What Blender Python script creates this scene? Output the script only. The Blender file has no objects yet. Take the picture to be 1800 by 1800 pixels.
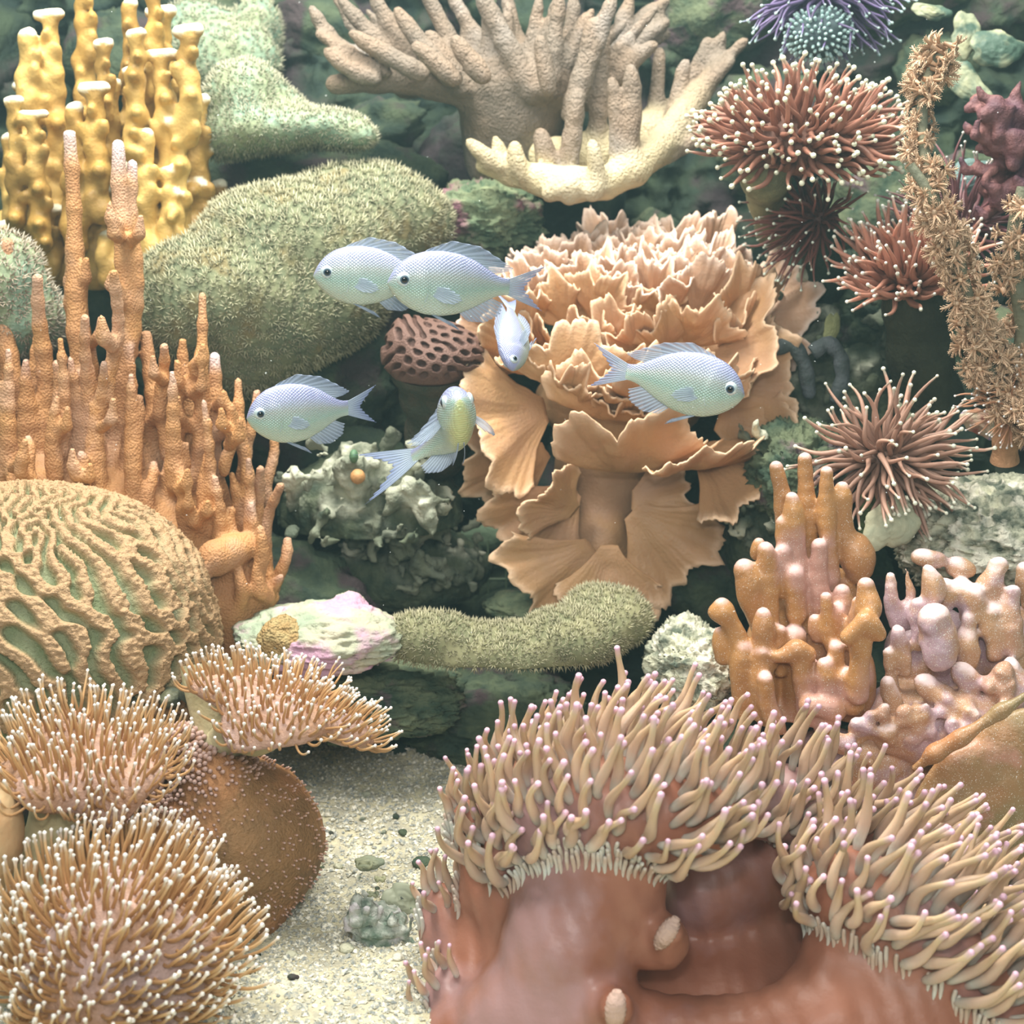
import bpy, math
import numpy as np
from mathutils import Matrix, Vector

# ------------------------------------------------------------------ camera, world, lights, exposure
SC = bpy.context.scene
COL = SC.collection
PITCH = math.radians(15.0)
HT = math.tan(math.radians(20.0))
CAMPOS = np.array([0.0, 0.0, 0.5])
cam_data = bpy.data.cameras.new('camera')
cam_data.sensor_width = 36.0
cam_data.lens = 18.0 / HT
cam_data.clip_start = 0.02
cam_data.clip_end = 20.0
cam = bpy.data.objects.new('camera', cam_data)
COL.objects.link(cam)
cam.location = Vector(CAMPOS)
cam.rotation_euler = (math.pi / 2 - PITCH, 0, 0)
SC.camera = cam
cam_data.dof.use_dof = True
cam_data.dof.focus_distance = 0.93
cam_data.dof.aperture_fstop = 9.0

SC.view_settings.view_transform = 'Standard'
SC.view_settings.look = 'None'
SC.view_settings.gamma = 1.0
SC.view_settings.use_curve_mapping = False
SC.view_settings.exposure = -0.06
SC.cycles.use_denoising = True
SC.cycles.max_bounces = 6
SC.cycles.diffuse_bounces = 2
SC.cycles.use_adaptive_sampling = True
SC.cycles.adaptive_threshold = 0.03
SC.cycles.glossy_bounces = 2
SC.cycles.transmission_bounces = 2
SC.cycles.transparent_max_bounces = 8
SC.cycles.volume_bounces = 0
SC.cycles.sample_clamp_indirect = 4.0

world = bpy.data.worlds.new('World')
SC.world = world
world.use_nodes = True
bg = world.node_tree.nodes['Background']
bg.inputs[0].default_value = (0.50, 0.80, 0.86, 1)
bg.inputs[1].default_value = 0.26


def area(name, loc, aim, sx, sy, power, col):
    l = bpy.data.lights.new(name, 'AREA')
    l.shape = 'RECTANGLE'
    l.size = sx
    l.size_y = sy
    l.energy = power
    l.color = col
    o = bpy.data.objects.new(name, l)
    COL.objects.link(o)
    o.location = loc
    d = Vector(aim) - Vector(loc)
    o.rotation_euler = d.to_track_quat('-Z', 'Y').to_euler()
    return o


# aquarium lamps above the water, light of the visitors' side, small camera flash
area('tank_lamp', (0.0, 1.02, 1.25), (0.0, 1.05, 0.0), 0.9, 0.35, 26.0, (1.0, 0.98, 0.90))
area('tank_lamp', (-0.45, 0.75, 1.15), (-0.1, 1.0, 0.2), 0.25, 0.25, 8.0, (1.0, 0.97, 0.90))
area('room_light', (0.1, -0.5, 1.1), (0.0, 1.0, 0.2), 1.0, 0.6, 11.0, (1.0, 0.97, 0.92))
area('camera_flash', (-0.02, 0.02, 0.60), (0.0, 1.0, 0.2), 0.05, 0.03, 1.6, (1.0, 0.98, 0.95))

# ------------------------------------------------------------------ helpers
RNG = np.random.default_rng(7)
EX = np.array([1.0, 0, 0]); EY = np.array([0, 1.0, 0]); EZ = np.array([0, 0, 1.0])


def at(px, py, Y):
    """a point of the place: pixel of the 1800 frame and its distance Y into the tank"""
    u = (px - 900) / 900 * HT
    v = -(py - 900) / 900 * HT
    d = np.array([u, math.cos(PITCH) + v * math.sin(PITCH), -math.sin(PITCH) + v * math.cos(PITCH)])
    return CAMPOS + d * (Y / d[1])


def ps(Y):
    return Y * 2 * HT / 1800 / math.cos(PITCH) * 0.98


def pix(P):
    """world points -> pixel coordinates"""
    Q = np.asarray(P) - CAMPOS
    f = Q[:, 1] * math.cos(PITCH) - Q[:, 2] * math.sin(PITCH)
    v = Q[:, 1] * math.sin(PITCH) + Q[:, 2] * math.cos(PITCH)
    return 900 + Q[:, 0] / f / HT * 900, 900 - v / f / HT * 900


def nrm(v):
    v = np.asarray(v, float)
    return v / np.maximum(np.linalg.norm(v, axis=-1, keepdims=True), 1e-12)


def smooth01(x, a, b):
    t = np.clip((x - a) / (b - a), 0, 1)
    return t * t * (3 - 2 * t)


def _hash(i, j, k, seed):
    h = (i * 374761393 + j * 668265263 + k * 2147483647 + seed * 974711) & 0xffffffff
    h = ((h ^ (h >> 13)) * 1274126177) & 0xffffffff
    h = ((h ^ (h >> 16)) * 2246822519) & 0xffffffff
    return ((h ^ (h >> 15)) & 0xffffff) / float(0xffffff) * 2 - 1


def noise(P, seed=0):
    seed = int(seed)
    P = np.asarray(P, float)
    I = np.floor(P).astype(np.int64)
    f = P - I
    f = f * f * f * (f * (f * 6 - 15) + 10)
    i, j, k = I[..., 0], I[..., 1], I[..., 2]
    fx, fy, fz = f[..., 0], f[..., 1], f[..., 2]
    r = 0
    for a in (0, 1):
        wa = fx if a else 1 - fx
        for b in (0, 1):
            wb = fy if b else 1 - fy
            for c in (0, 1):
                wc = fz if c else 1 - fz
                r = r + wa * wb * wc * _hash(i + a, j + b, k + c, seed)
    return r


def fbm(P, octv=4, seed=0, ridged=False):
    r, a, s = 0, 1.0, 0.0
    P = np.asarray(P, float)
    for o in range(octv):
        n = noise(P * (2.03 ** o) + o * 17.3, seed + o)
        if ridged:
            n = 1 - 2 * np.abs(n)
        r = r + n * a
        s += a
        a *= 0.5
    return r / s


class Mesh:
    """collects vertices, faces and float attributes"""
    def __init__(s):
        s.V, s.Q, s.T, s.A, s.n, s.QM, s.TM = [], [], [], {}, 0, [], []

    def add(s, V, Q=None, T=None, mi=0, **attrs):
        V = np.asarray(V, float).reshape(-1, 3)
        for k in attrs:
            if k not in s.A:
                s.A[k] = [np.zeros(s.n)]
        for k in s.A:
            x = attrs.get(k, 0.0)
            s.A[k].append(np.broadcast_to(np.asarray(x, float).ravel() if np.ndim(x) else np.float64(x), (len(V),)).copy())
        s.V.append(V)
        if Q is not None and len(Q):
            s.Q.append(np.asarray(Q) + s.n); s.QM.append(np.full(len(Q), mi))
        if T is not None and len(T):
            s.T.append(np.asarray(T) + s.n); s.TM.append(np.full(len(T), mi))
        s.n += len(V)
        return s


ORG = {}


def build(name, m, mats, parent=None, loc=None, smooth=True):
    V = np.concatenate(m.V)
    if parent is not None:
        org = ORG[parent.name]
        if loc is not None:
            pass
    else:
        org = np.array(loc if loc is not None else (0, 0, 0), float)
    me = bpy.data.meshes.new(name)
    Q = np.concatenate(m.Q).astype(np.int32) if m.Q else np.zeros((0, 4), np.int32)
    T = np.concatenate(m.T).astype(np.int32) if m.T else np.zeros((0, 3), np.int32)
    me.vertices.add(len(V))
    me.vertices.foreach_set('co', (V - org).astype(np.float32).ravel())
    nl = Q.size + T.size
    me.loops.add(nl)
    me.loops.foreach_set('vertex_index', np.concatenate([Q.ravel(), T.ravel()]))
    me.polygons.add(len(Q) + len(T))
    st = np.concatenate([np.arange(len(Q)) * 4, Q.size + np.arange(len(T)) * 3]).astype(np.int32)
    me.polygons.foreach_set('loop_start', st)
    if not isinstance(mats, (list, tuple)):
        mats = [mats]
    for mm in mats:
        me.materials.append(mm)
    if len(mats) > 1:
        mi = np.concatenate((m.QM + m.TM) or [np.zeros(0)]).astype(np.int32)
        me.polygons.foreach_set('material_index', mi)
    me.update(calc_edges=True)
    for k, lst in m.A.items():
        a = me.attributes.new(k, 'FLOAT', 'POINT')
        a.data.foreach_set('value', np.concatenate(lst).astype(np.float32))
    me.polygons.foreach_set('use_smooth', np.full(len(me.polygons), smooth))
    o = bpy.data.objects.new(name, me)
    COL.objects.link(o)
    if parent is not None:
        o.parent = parent
    else:
        o.location = Vector(org)
    ORG[o.name] = org
    return o


def tag(o, label=None, cat=None, group=None, kind=None):
    if label: o['label'] = label
    if cat: o['category'] = cat
    if group: o['group'] = group
    if kind: o['kind'] = kind
    return o


def thing(name, label, cat, loc, group=None):
    o = bpy.data.objects.new(name, None)
    o.empty_display_size = 0.02
    COL.objects.link(o)
    o.location = Vector(loc)
    ORG[o.name] = np.array(loc, float)
    return tag(o, label, cat, group)


# ---- tubes in batches
def tube_arrays(paths, rad, sides=8, ball=None, capn=3, flat=None):
    """paths (M,N,3), rad (M,N): closed tubes whose far end is a ball of radius ball (M) or a hemisphere"""
    paths = np.asarray(paths, float); rad = np.asarray(rad, float)
    M_, N = rad.shape
    tan = np.gradient(paths, axis=1)
    tan = nrm(tan)
    R = np.maximum(rad[:, -1] if ball is None else ball, rad[:, -1])
    th0 = np.arcsin(np.clip(rad[:, -1] / R, 0, 1))
    if ball is None:
        th0 = np.full(M_, math.pi / 2)
    jj = np.linspace(0, 1, capn + 1)[1:]
    th = th0[:, None] + (math.pi - th0[:, None]) * (jj[None, :] * 0.97)
    off = R[:, None] * (np.cos(th0)[:, None] - np.cos(th))
    capP = paths[:, -1][:, None] + tan[:, -1][:, None] * off[..., None]
    capR = R[:, None] * np.sin(th)
    Pth = np.concatenate([paths, capP], 1)
    Rad = np.concatenate([rad, capR], 1)
    Tn = np.concatenate([tan, np.repeat(tan[:, -1:], capn, 1)], 1)
    NN = N + capn
    mean = nrm(Tn.mean(1))
    ref = np.where(np.abs(mean[:, 1:2]) < 0.8, EY[None], EX[None])
    n1 = nrm(ref[:, None] - (ref[:, None] * Tn).sum(-1, keepdims=True) * Tn)
    n2 = np.cross(Tn, n1)
    a = np.arange(sides) / sides * 2 * math.pi
    ring = n1[:, :, None] * np.cos(a)[None, None, :, None] + n2[:, :, None] * np.sin(a)[None, None, :, None]
    V = Pth[:, :, None] + ring * Rad[:, :, None, None]
    i = np.arange(NN - 1)[:, None] * sides
    j = np.arange(sides)[None]
    q = np.stack([i + j, i + (j + 1) % sides, i + sides + (j + 1) % sides, i + sides + j], -1).reshape(-1, 4)
    t = np.zeros((M_, NN))
    t[:, :N] = np.linspace(0, 1, N)
    t[:, N:] = 1
    tip = np.zeros((M_, NN))
    tip[:, N:] = 1
    tip[:, N - 1] = 0.6
    return V, q, np.repeat(t[..., None], sides, -1), np.repeat(tip[..., None], sides, -1)


def add_tubes(m, paths, rad, sides=8, ball=None, capn=3, mi=0, tipv=1.0):
    V, q, t, tip = tube_arrays(paths, rad, sides, ball, capn)
    M_ = V.shape[0]
    per = V.shape[1] * sides
    Q = (q[None] + (np.arange(M_) * per)[:, None, None]).reshape(-1, 4)
    rnd = np.repeat(RNG.random(M_), per)
    m.add(V.reshape(-1, 3), Q, mi=mi, t=t.ravel(), tip=tip.ravel() * tipv, rnd=rnd)
    return m


def grow(P, D0, D1, L, N=10, wig=0.15, power=1.0):
    P = np.asarray(P, float); n = len(P)
    s = np.linspace(0, 1, N)[None, :, None]
    f = s ** power
    D = nrm(D0)[:, None] * (1 - f) + nrm(D1)[:, None] * f
    ph = RNG.random((n, 1, 3)) * 6.28
    fr = RNG.uniform(3, 6, (n, 1, 1))
    D = D + wig * np.sin(s * fr + ph) * np.minimum(1, s * 2)
    D = nrm(D)
    step = D * (np.asarray(L, float).reshape(-1, 1, 1) / (N - 1))
    step[:, 0] = 0
    return P[:, None] + np.cumsum(step, 1)


def scatter_tubes(parent, name, paths, rad, mat, sides=7, ball=None, capn=3, most=300, size=None, single=True):
    """each tube an object of its own (the largest ones), the rest one part of kind stuff"""
    n = len(paths)
    order = np.argsort(-(size if size is not None else np.linalg.norm(np.diff(paths, axis=1), axis=-1).sum(1)))
    ones = order[:most] if single else order[:0]
    for k in ones:
        m = Mesh()
        add_tubes(m, paths[k:k + 1], rad[k:k + 1], sides, None if ball is None else ball[k:k + 1], capn)
        build(name, m, mat, parent)
    rest = order[len(ones):]
    if len(rest):
        m = Mesh()
        add_tubes(m, paths[rest], rad[rest], sides, None if ball is None else ball[rest], capn)
        o = build(name + ('s' if not single else 's_small'), m, mat, parent)
        o['kind'] = 'stuff'


# ---- smooth unions on a grid, meshed with surface nets
def surface_nets(F, lo, h):
    S = F < 0
    nx, ny, nz = F.shape
    cor = [(a, b, c) for a in (0, 1) for b in (0, 1) for c in (0, 1)]
    cnt = np.zeros((nx - 1, ny - 1, nz - 1), np.int8)
    for a, b, c in cor:
        cnt += S[a:nx - 1 + a, b:ny - 1 + b, c:nz - 1 + c]
    act = (cnt > 0) & (cnt < 8)
    idx = np.argwhere(act)
    vid = -np.ones(act.shape, np.int64)
    vid[act] = np.arange(len(idx))
    pos = np.zeros((len(idx), 3)); num = np.zeros(len(idx))
    fv = {c: F[idx[:, 0] + c[0], idx[:, 1] + c[1], idx[:, 2] + c[2]] for c in cor}
    for ca in cor:
        for ax in range(3):
            if ca[ax] == 0:
                cb = tuple(1 if i == ax else ca[i] for i in range(3))
                fa, fb = fv[ca], fv[cb]
                x = (fa < 0) != (fb < 0)
                t = np.where(x, fa / np.where(x, fa - fb, 1), 0)
                p = np.array(ca, float)[None] + t[:, None] * (np.array(cb) - np.array(ca))[None]
                pos += np.where(x[:, None], p, 0)
                num += x
    V = lo + h * (idx + pos / num[:, None])
    quads = []
    for ax in range(3):
        b, c = (ax + 1) % 3, (ax + 2) % 3
        sl0 = [slice(None)] * 3; sl1 = [slice(None)] * 3
        sl0[ax] = slice(0, -1); sl1[ax] = slice(1, None)
        sl0[b] = sl1[b] = slice(1, -1); sl0[c] = sl1[c] = slice(1, -1)
        s0, s1 = S[tuple(sl0)], S[tuple(sl1)]
        e = np.argwhere(s0 != s1)
        flip = s0[tuple(e.T)]
        base = e.copy(); base[:, b] += 1; base[:, c] += 1
        def cell(db, dc):
            q = base.copy(); q[:, b] += db; q[:, c] += dc
            return vid[tuple(q.T)]
        A, B, C, D = cell(-1, -1), cell(0, -1), cell(0, 0), cell(-1, 0)
        q = np.stack([A, B, C, D], 1)
        q = np.where(flip[:, None], q, q[:, ::-1])
        quads.append(q)
    return V, np.concatenate(quads), idx


class Field:
    def __init__(s, lo, hi, h, k):
        s.lo = np.array(lo, float); s.h = h; s.k = k
        n = np.ceil((np.array(hi) - s.lo) / h).astype(int) + 2
        s.n = n
        s.ax = [s.lo[i] + h * np.arange(n[i]) for i in range(3)]
        s.E = np.zeros(n); s.A = np.zeros(n)

    def _put(s, lo, hi, fn, a):
        i0 = np.clip(((lo - s.lo) / s.h).astype(int), 0, s.n - 1)
        i1 = np.clip(((hi - s.lo) / s.h).astype(int) + 2, 0, s.n)
        if np.any(i1 <= i0):
            return
        X = s.ax[0][i0[0]:i1[0], None, None]; Y = s.ax[1][None, i0[1]:i1[1], None]; Z = s.ax[2][None, None, i0[2]:i1[2]]
        d, t = fn(X, Y, Z)
        w = np.exp(-np.clip(d / s.k, -25, 25))
        sl = tuple(slice(i0[i], i1[i]) for i in range(3))
        s.E[sl] += w
        s.A[sl] += w * (a[0] + (a[1] - a[0]) * t)

    def cap(s, p0, p1, r0, r1, a0=0.0, a1=None):
        a1 = a0 if a1 is None else a1
        p0 = np.array(p0, float); p1 = np.array(p1, float)
        m = max(r0, r1) + 5 * s.k
        d_ = p1 - p0; L2 = max(d_ @ d_, 1e-12)

        def fn(X, Y, Z):
            x, y, z = X - p0[0], Y - p0[1], Z - p0[2]
            t = np.clip((x * d_[0] + y * d_[1] + z * d_[2]) / L2, 0, 1)
            return np.sqrt((x - t * d_[0]) ** 2 + (y - t * d_[1]) ** 2 + (z - t * d_[2]) ** 2) - (r0 + (r1 - r0) * t), t
        s._put(np.minimum(p0, p1) - m, np.maximum(p0, p1) + m, fn, (a0, a1))

    def chain(s, P, R, A=None):
        for i in range(len(P) - 1):
            s.cap(P[i], P[i + 1], R[i], R[i + 1], *( (A[i], A[i + 1]) if A is not None else (0, 0)))

    def ell(s, c, r, a=0.0):
        c = np.array(c, float); r = np.array(r, float)
        m = r + 5 * s.k

        def fn(X, Y, Z):
            x, y, z = X - c[0], Y - c[1], Z - c[2]
            k0 = np.sqrt((x / r[0]) ** 2 + (y / r[1]) ** 2 + (z / r[2]) ** 2)
            k1 = np.sqrt((x / r[0] ** 2) ** 2 + (y / r[1] ** 2) ** 2 + (z / r[2] ** 2) ** 2)
            return k0 * (k0 - 1) / np.maximum(k1, 1e-9), 0
        s._put(c - m, c + m, fn, (a, a))

    def mesh(s, disp=None, band=0.012, floor=None):
        D = -s.k * np.log(s.E + 1e-12)
        if disp is not None:
            near = np.argwhere(np.abs(D) < band)
            P = s.lo + s.h * near
            D[tuple(near.T)] += disp(P)
        for ax in range(3):
            sl = [slice(None)] * 3
            sl[ax] = 0; D[tuple(sl)] = np.maximum(D[tuple(sl)], s.h * .5)
            sl[ax] = -1; D[tuple(sl)] = np.maximum(D[tuple(sl)], s.h * .5)
        V, Q, idx = surface_nets(D, s.lo, s.h)
        w = s.E[tuple(idx.T)]
        a = s.A[tuple(idx.T)] / np.maximum(w, 1e-9)
        return V, Q, np.clip(a, 0, 1)


def vert_normals(V, Q):
    a, b, c, d = V[Q[:, 0]], V[Q[:, 1]], V[Q[:, 2]], V[Q[:, 3]]
    fn = np.cross(c - a, d - b)
    N = np.zeros_like(V)
    for i in range(4):
        np.add.at(N, Q[:, i], fn)
    return nrm(N)


def face_sample(V, Q, n, mask=None):
    a, b, c, d = V[Q[:, 0]], V[Q[:, 1]], V[Q[:, 2]], V[Q[:, 3]]
    fn = np.cross(c - a, d - b) * 0.5
    ar = np.linalg.norm(fn, axis=1)
    if mask is not None:
        ar = ar * mask
    p = ar / ar.sum()
    k = RNG.choice(len(Q), n, p=p)
    u, v = RNG.random((2, n, 1))
    P = (a[k] * (1 - u) + b[k] * u) * (1 - v) + (d[k] * (1 - u) + c[k] * u) * v
    return P, nrm(fn[k]), k


def thin(P, dmin, most=10**9):
    """greedy spacing with a cell grid"""
    keep = []; cells = {}
    for i, p in enumerate(P):
        c = tuple((p // dmin).astype(int))
        ok = True
        for a in (-1, 0, 1):
            for b in (-1, 0, 1):
                for e in (-1, 0, 1):
                    for j in cells.get((c[0] + a, c[1] + b, c[2] + e), ()):
                        q = P[j] - p
                        if q @ q < dmin * dmin:
                            ok = False; break
                    if not ok: break
                if not ok: break
            if not ok: break
        if ok:
            keep.append(i); cells.setdefault(c, []).append(i)
            if len(keep) >= most: break
    return np.array(keep, int)


def sphere_grid(nu=64, nv=48):
    """unit sphere as a quad grid"""
    th = np.arange(nu) / nu * 2 * math.pi
    ph = np.linspace(0.02, math.pi - 0.02, nv)
    V = np.stack([np.sin(ph)[:, None] * np.cos(th)[None], np.sin(ph)[:, None] * np.sin(th)[None], np.repeat(np.cos(ph)[:, None], nu, 1)], -1).reshape(-1, 3)
    i = np.arange(nv - 1)[:, None] * nu; j = np.arange(nu)[None]
    Q = np.stack([i + j, i + nu + j, i + nu + (j + 1) % nu, i + (j + 1) % nu], -1).reshape(-1, 4)
    caps = [list(range(nu)), list(range((nv - 1) * nu, nv * nu))]
    V = np.concatenate([V, [[0, 0, 1]], [[0, 0, -1]]])
    t0 = np.stack([np.full(nu, len(V) - 2), np.arange(nu), (np.arange(nu) + 1) % nu], 1)
    b = (nv - 1) * nu
    t1 = np.stack([np.full(nu, len(V) - 1), b + (np.arange(nu) + 1) % nu, b + np.arange(nu)], 1)
    return V, Q, np.concatenate([t0, t1])


def lathe_grid(prof, n=64):
    """closed profile (r,z) list from top centre to bottom centre; returns unit-less V, Q"""
    prof = np.array(prof, float)
    th = np.arange(n) / n * 2 * math.pi
    V = np.stack([prof[:, 0:1] * np.cos(th), prof[:, 0:1] * np.sin(th), np.repeat(prof[:, 1:2], n, 1)], -1)
    m = len(prof)
    i = np.arange(m - 1)[:, None] * n; j = np.arange(n)[None]
    Q = np.stack([i + j, i + n + j, i + n + (j + 1) % n, i + (j + 1) % n], -1).reshape(-1, 4)
    return V.reshape(-1, 3), Q


def frame(up, fwd=None):
    """3x3 with columns x,y,z where z = up"""
    z = nrm(up)
    f = np.array(fwd if fwd is not None else (0, 1, 0), float)
    x = nrm(np.cross(f, z)); y = np.cross(z, x)
    return np.stack([x, y, z], 1)


def maze(n=256, wl=20.0, aniso=0.0, seed=1, it=14, thr=0.0):
    """labyrinth pattern (n x n, -1..1) from repeated band-pass filtering"""
    r = np.random.default_rng(seed)
    g = r.standard_normal((n, n))
    fy = np.fft.fftfreq(n)[:, None]; fx = np.fft.fftfreq(n)[None]
    f = np.sqrt(fx ** 2 + fy ** 2); f0 = 1 / wl
    B = np.exp(-((f - f0) / (0.28 * f0)) ** 2)
    if aniso:
        ang = np.arctan2(fy, fx)
        B = B * (1 - aniso + aniso * np.cos(ang) ** 2)
    for _ in range(it):
        g = np.fft.ifft2(np.fft.fft2(g) * B).real
        g = g / g.std()
        g = np.tanh(1.6 * (g + thr))
    return g


def sample2(G, u, v):
    n, m = G.shape
    u = (u * m) % m; v = (v * n) % n
    i = np.floor(v).astype(int); j = np.floor(u).astype(int)
    a = v - i; b = u - j
    i0, i1, j0, j1 = i % n, (i + 1) % n, j % m, (j + 1) % m
    return (G[i0, j0] * (1 - b) + G[i0, j1] * b) * (1 - a) + (G[i1, j0] * (1 - b) + G[i1, j1] * b) * a


# ------------------------------------------------------------------ materials
def lin(c):
    g_ = sum(c[:3]) / 3
    c = [g_ + (x - g_) * 0.87 for x in c[:3]]
    return tuple([((x / 255 + 0.055) / 1.055) ** 2.4 if x > 10 else x / 255 / 12.92 for x in c] + [1.0])


def M(name, base, alt=None, scale=30.0, tip=None, ramp=None, rough=0.5, bump=0.0, bscale=300.0, sss=0.0, spec=0.35,
      rnd=0.0, third=None, tscale=8.0, vor=0.0, vscale=200.0, vcol=None, alpha=None, sheen=0.0, attr='tip', thr3=(0.52, 0.62), metal=0.0, coat=0.0, speck=0.0):
    m = bpy.data.materials.new(name)
    m.use_nodes = True
    nt = m.node_tree; N = nt.nodes; L = nt.links
    bs = N['Principled BSDF']
    tc = N.new('ShaderNodeNewGeometry')
    pos = tc.outputs['Position']

    def rgb(c):
        n = N.new('ShaderNodeRGB'); n.outputs[0].default_value = lin(c); return n.outputs[0]

    def mix(f, a, b, mode='MIX'):
        n = N.new('ShaderNodeMix'); n.data_type = 'RGBA'; n.blend_type = mode
        if isinstance(f, (int, float)): n.inputs[0].default_value = f
        else: L.new(f, n.inputs[0])
        L.new(a, n.inputs[6]); L.new(b, n.inputs[7]); return n.outputs[2]

    def nz(sc, det=3.0):
        n = N.new('ShaderNodeTexNoise'); n.inputs['Scale'].default_value = sc; n.inputs['Detail'].default_value = det
        L.new(pos, n.inputs['Vector']); return n.outputs['Fac']

    def rng(f, a, b, c=0.0, d=1.0):
        n = N.new('ShaderNodeMapRange'); n.inputs[1].default_value = a; n.inputs[2].default_value = b
        n.inputs[3].default_value = c; n.inputs[4].default_value = d; L.new(f, n.inputs[0]); return n.outputs[0]

    def at_(a):
        n = N.new('ShaderNodeAttribute'); n.attribute_name = a; return n.outputs['Fac']
    c = rgb(base)
    if ramp:
        r = N.new('ShaderNodeValToRGB'); L.new(at_('t'), r.inputs[0])
        el = r.color_ramp.elements
        while len(el) < len(ramp): el.new(0.5)
        for e, (p_, cc) in zip(el, ramp):
            e.position = p_; e.color = lin(cc)
        c = r.outputs[0]
    if alt:
        c = mix(rng(nz(scale, 4), 0.38, 0.62), c, rgb(alt))
    if third:
        c = mix(rng(nz(tscale, 5), thr3[0], thr3[1]), c, rgb(third))
    vf = None
    if vor:
        v = N.new('ShaderNodeTexVoronoi'); v.inputs['Scale'].default_value = vscale; L.new(pos, v.inputs['Vector'])
        vf = v.outputs['Distance']
        if vcol:
            c = mix(rng(vf, 0.12, 0.5), c, rgb(vcol))
    if speck:
        c = mix(rng(nz(1500, 1), .72 - speck * .1, .76 - speck * .1), c, rgb((240, 236, 226)))  # white glitter painted into the colour as tiny specks
    if tip:
        c = mix(at_(attr), c, rgb(tip))
    if rnd:
        h = N.new('ShaderNodeHueSaturation'); L.new(c, h.inputs['Color'])
        L.new(rng(at_('rnd'), 0, 1, 1 - rnd, 1 + rnd * 0.6), h.inputs['Value'])
        c = h.outputs[0]
    L.new(c, bs.inputs['Base Color'])
    bs.inputs['Roughness'].default_value = rough
    bs.inputs['Specular IOR Level'].default_value = spec
    bs.inputs['Metallic'].default_value = metal
    if coat:
        bs.inputs['Coat Weight'].default_value = coat
        bs.inputs['Coat Roughness'].default_value = 0.25
    if sss:
        bs.inputs['Subsurface Weight'].default_value = sss
        bs.inputs['Subsurface Radius'].default_value = (1.0, 0.5, 0.3)
        bs.inputs['Subsurface Scale'].default_value = 0.004
    if sheen:
        bs.inputs['Sheen Weight'].default_value = sheen
        bs.inputs['Sheen Roughness'].default_value = 0.4
    if alpha is not None:
        bs.inputs['Alpha'].default_value = alpha
    if bump or vor:
        prev = None
        if bump:
            b = N.new('ShaderNodeBump'); b.inputs['Strength'].default_value = min(1, bump); b.inputs['Distance'].default_value = 0.003
            L.new(nz(bscale, 4), b.inputs['Height']); prev = b.outputs[0]
        if vor:
            b2 = N.new('ShaderNodeBump'); b2.inputs['Strength'].default_value = vor; b2.inputs['Distance'].default_value = 0.0015
            b2.invert = True
            L.new(vf, b2.inputs['Height'])
            if prev is not None: L.new(prev, b2.inputs['Normal'])
            prev = b2.outputs[0]
        L.new(prev, bs.inputs['Normal'])
    return m
# ------------------------------------------------------------------ the setting: sand, reef wall, water
m_sand = M('sand', (214, 206, 168), alt=(176, 172, 150), scale=90, third=(232, 226, 190), tscale=30, rough=0.9, bump=0.8, bscale=500)
m_gravel = M('gravel', (206, 200, 172), alt=(140, 148, 146), scale=400, third=(244, 240, 220), tscale=260, rough=0.8)
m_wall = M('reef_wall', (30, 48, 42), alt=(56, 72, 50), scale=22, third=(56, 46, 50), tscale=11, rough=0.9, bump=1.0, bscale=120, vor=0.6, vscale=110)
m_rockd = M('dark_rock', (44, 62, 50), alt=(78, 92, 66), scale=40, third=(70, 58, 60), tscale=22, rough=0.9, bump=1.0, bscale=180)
m_rockg = M('green_rock', (58, 80, 62), alt=(108, 120, 88), scale=46, third=(112, 92, 96), tscale=26, rough=0.9, bump=1.0, bscale=200, thr3=(0.56, 0.64))
m_rockp = M('pale_rock', (198, 192, 164), alt=(156, 172, 144), scale=34, third=(206, 160, 184), tscale=20, rough=0.85, bump=0.7, bscale=230, thr3=(0.5, 0.58))
m_rockw = M('crusty_rock', (206, 206, 176), alt=(96, 108, 92), scale=70, third=(226, 222, 200), tscale=60, rough=0.9, bump=1.0, bscale=260, thr3=(0.5, 0.6))


def floor_z(x, y):
    P = np.stack([x, y, np.zeros_like(x)], -1)
    return 0.010 * noise(P * 7, 3) + 0.004 * fbm(P * 30, 3, 5) + 0.03 * smooth01(y, 0.93, 1.12)


gx, gy = np.meshgrid(np.linspace(-1.05, 1.05, 260), np.linspace(0.28, 1.45, 180))
V = np.stack([gx, gy, floor_z(gx, gy)], -1).reshape(-1, 3)
def gridq(nu, nv):
    i = np.arange(nv - 1)[:, None] * nu; j = np.arange(nu - 1)[None]
    return np.stack([i + j, i + j + 1, i + nu + j + 1, i + nu + j], -1).reshape(-1, 4)
fl = build('floor', Mesh().add(V, gridq(260, 180)), m_sand)
tag(fl, kind='structure')

# gravel: countless small grains, and the larger bits one by one
OCT = np.array([[1, 0, 0], [-1, 0, 0], [0, 1, 0], [0, -1, 0], [0, 0, 1], [0, 0, -1]], float)
OCT_T = np.array([[0, 2, 4], [2, 1, 4], [1, 3, 4], [3, 0, 4], [2, 0, 5], [1, 2, 5], [3, 1, 5], [0, 3, 5]])


def stones(P, size, seed=0):
    n = len(P); r = np.random.default_rng(seed)
    S = size[:, None, None] * (OCT[None] * r.uniform(0.6, 1.25, (n, 6, 1)) * r.uniform([.8, .8, .5], [1.3, 1.3, .9], (n, 1, 3)))
    a = r.random(n) * 6.28; c, s_ = np.cos(a), np.sin(a)
    tl = r.uniform(-.5, .5, n)
    X = S[..., 0] * c[:, None] - S[..., 1] * s_[:, None]; Y = S[..., 0] * s_[:, None] + S[..., 1] * c[:, None]
    Z = S[..., 2] + X * tl[:, None]
    V = np.stack([X, Y, Z], -1) + P[:, None]
    T = (OCT_T[None] + (np.arange(n) * 6)[:, None, None]).reshape(-1, 3)
    return V.reshape(-1, 3), T


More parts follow.
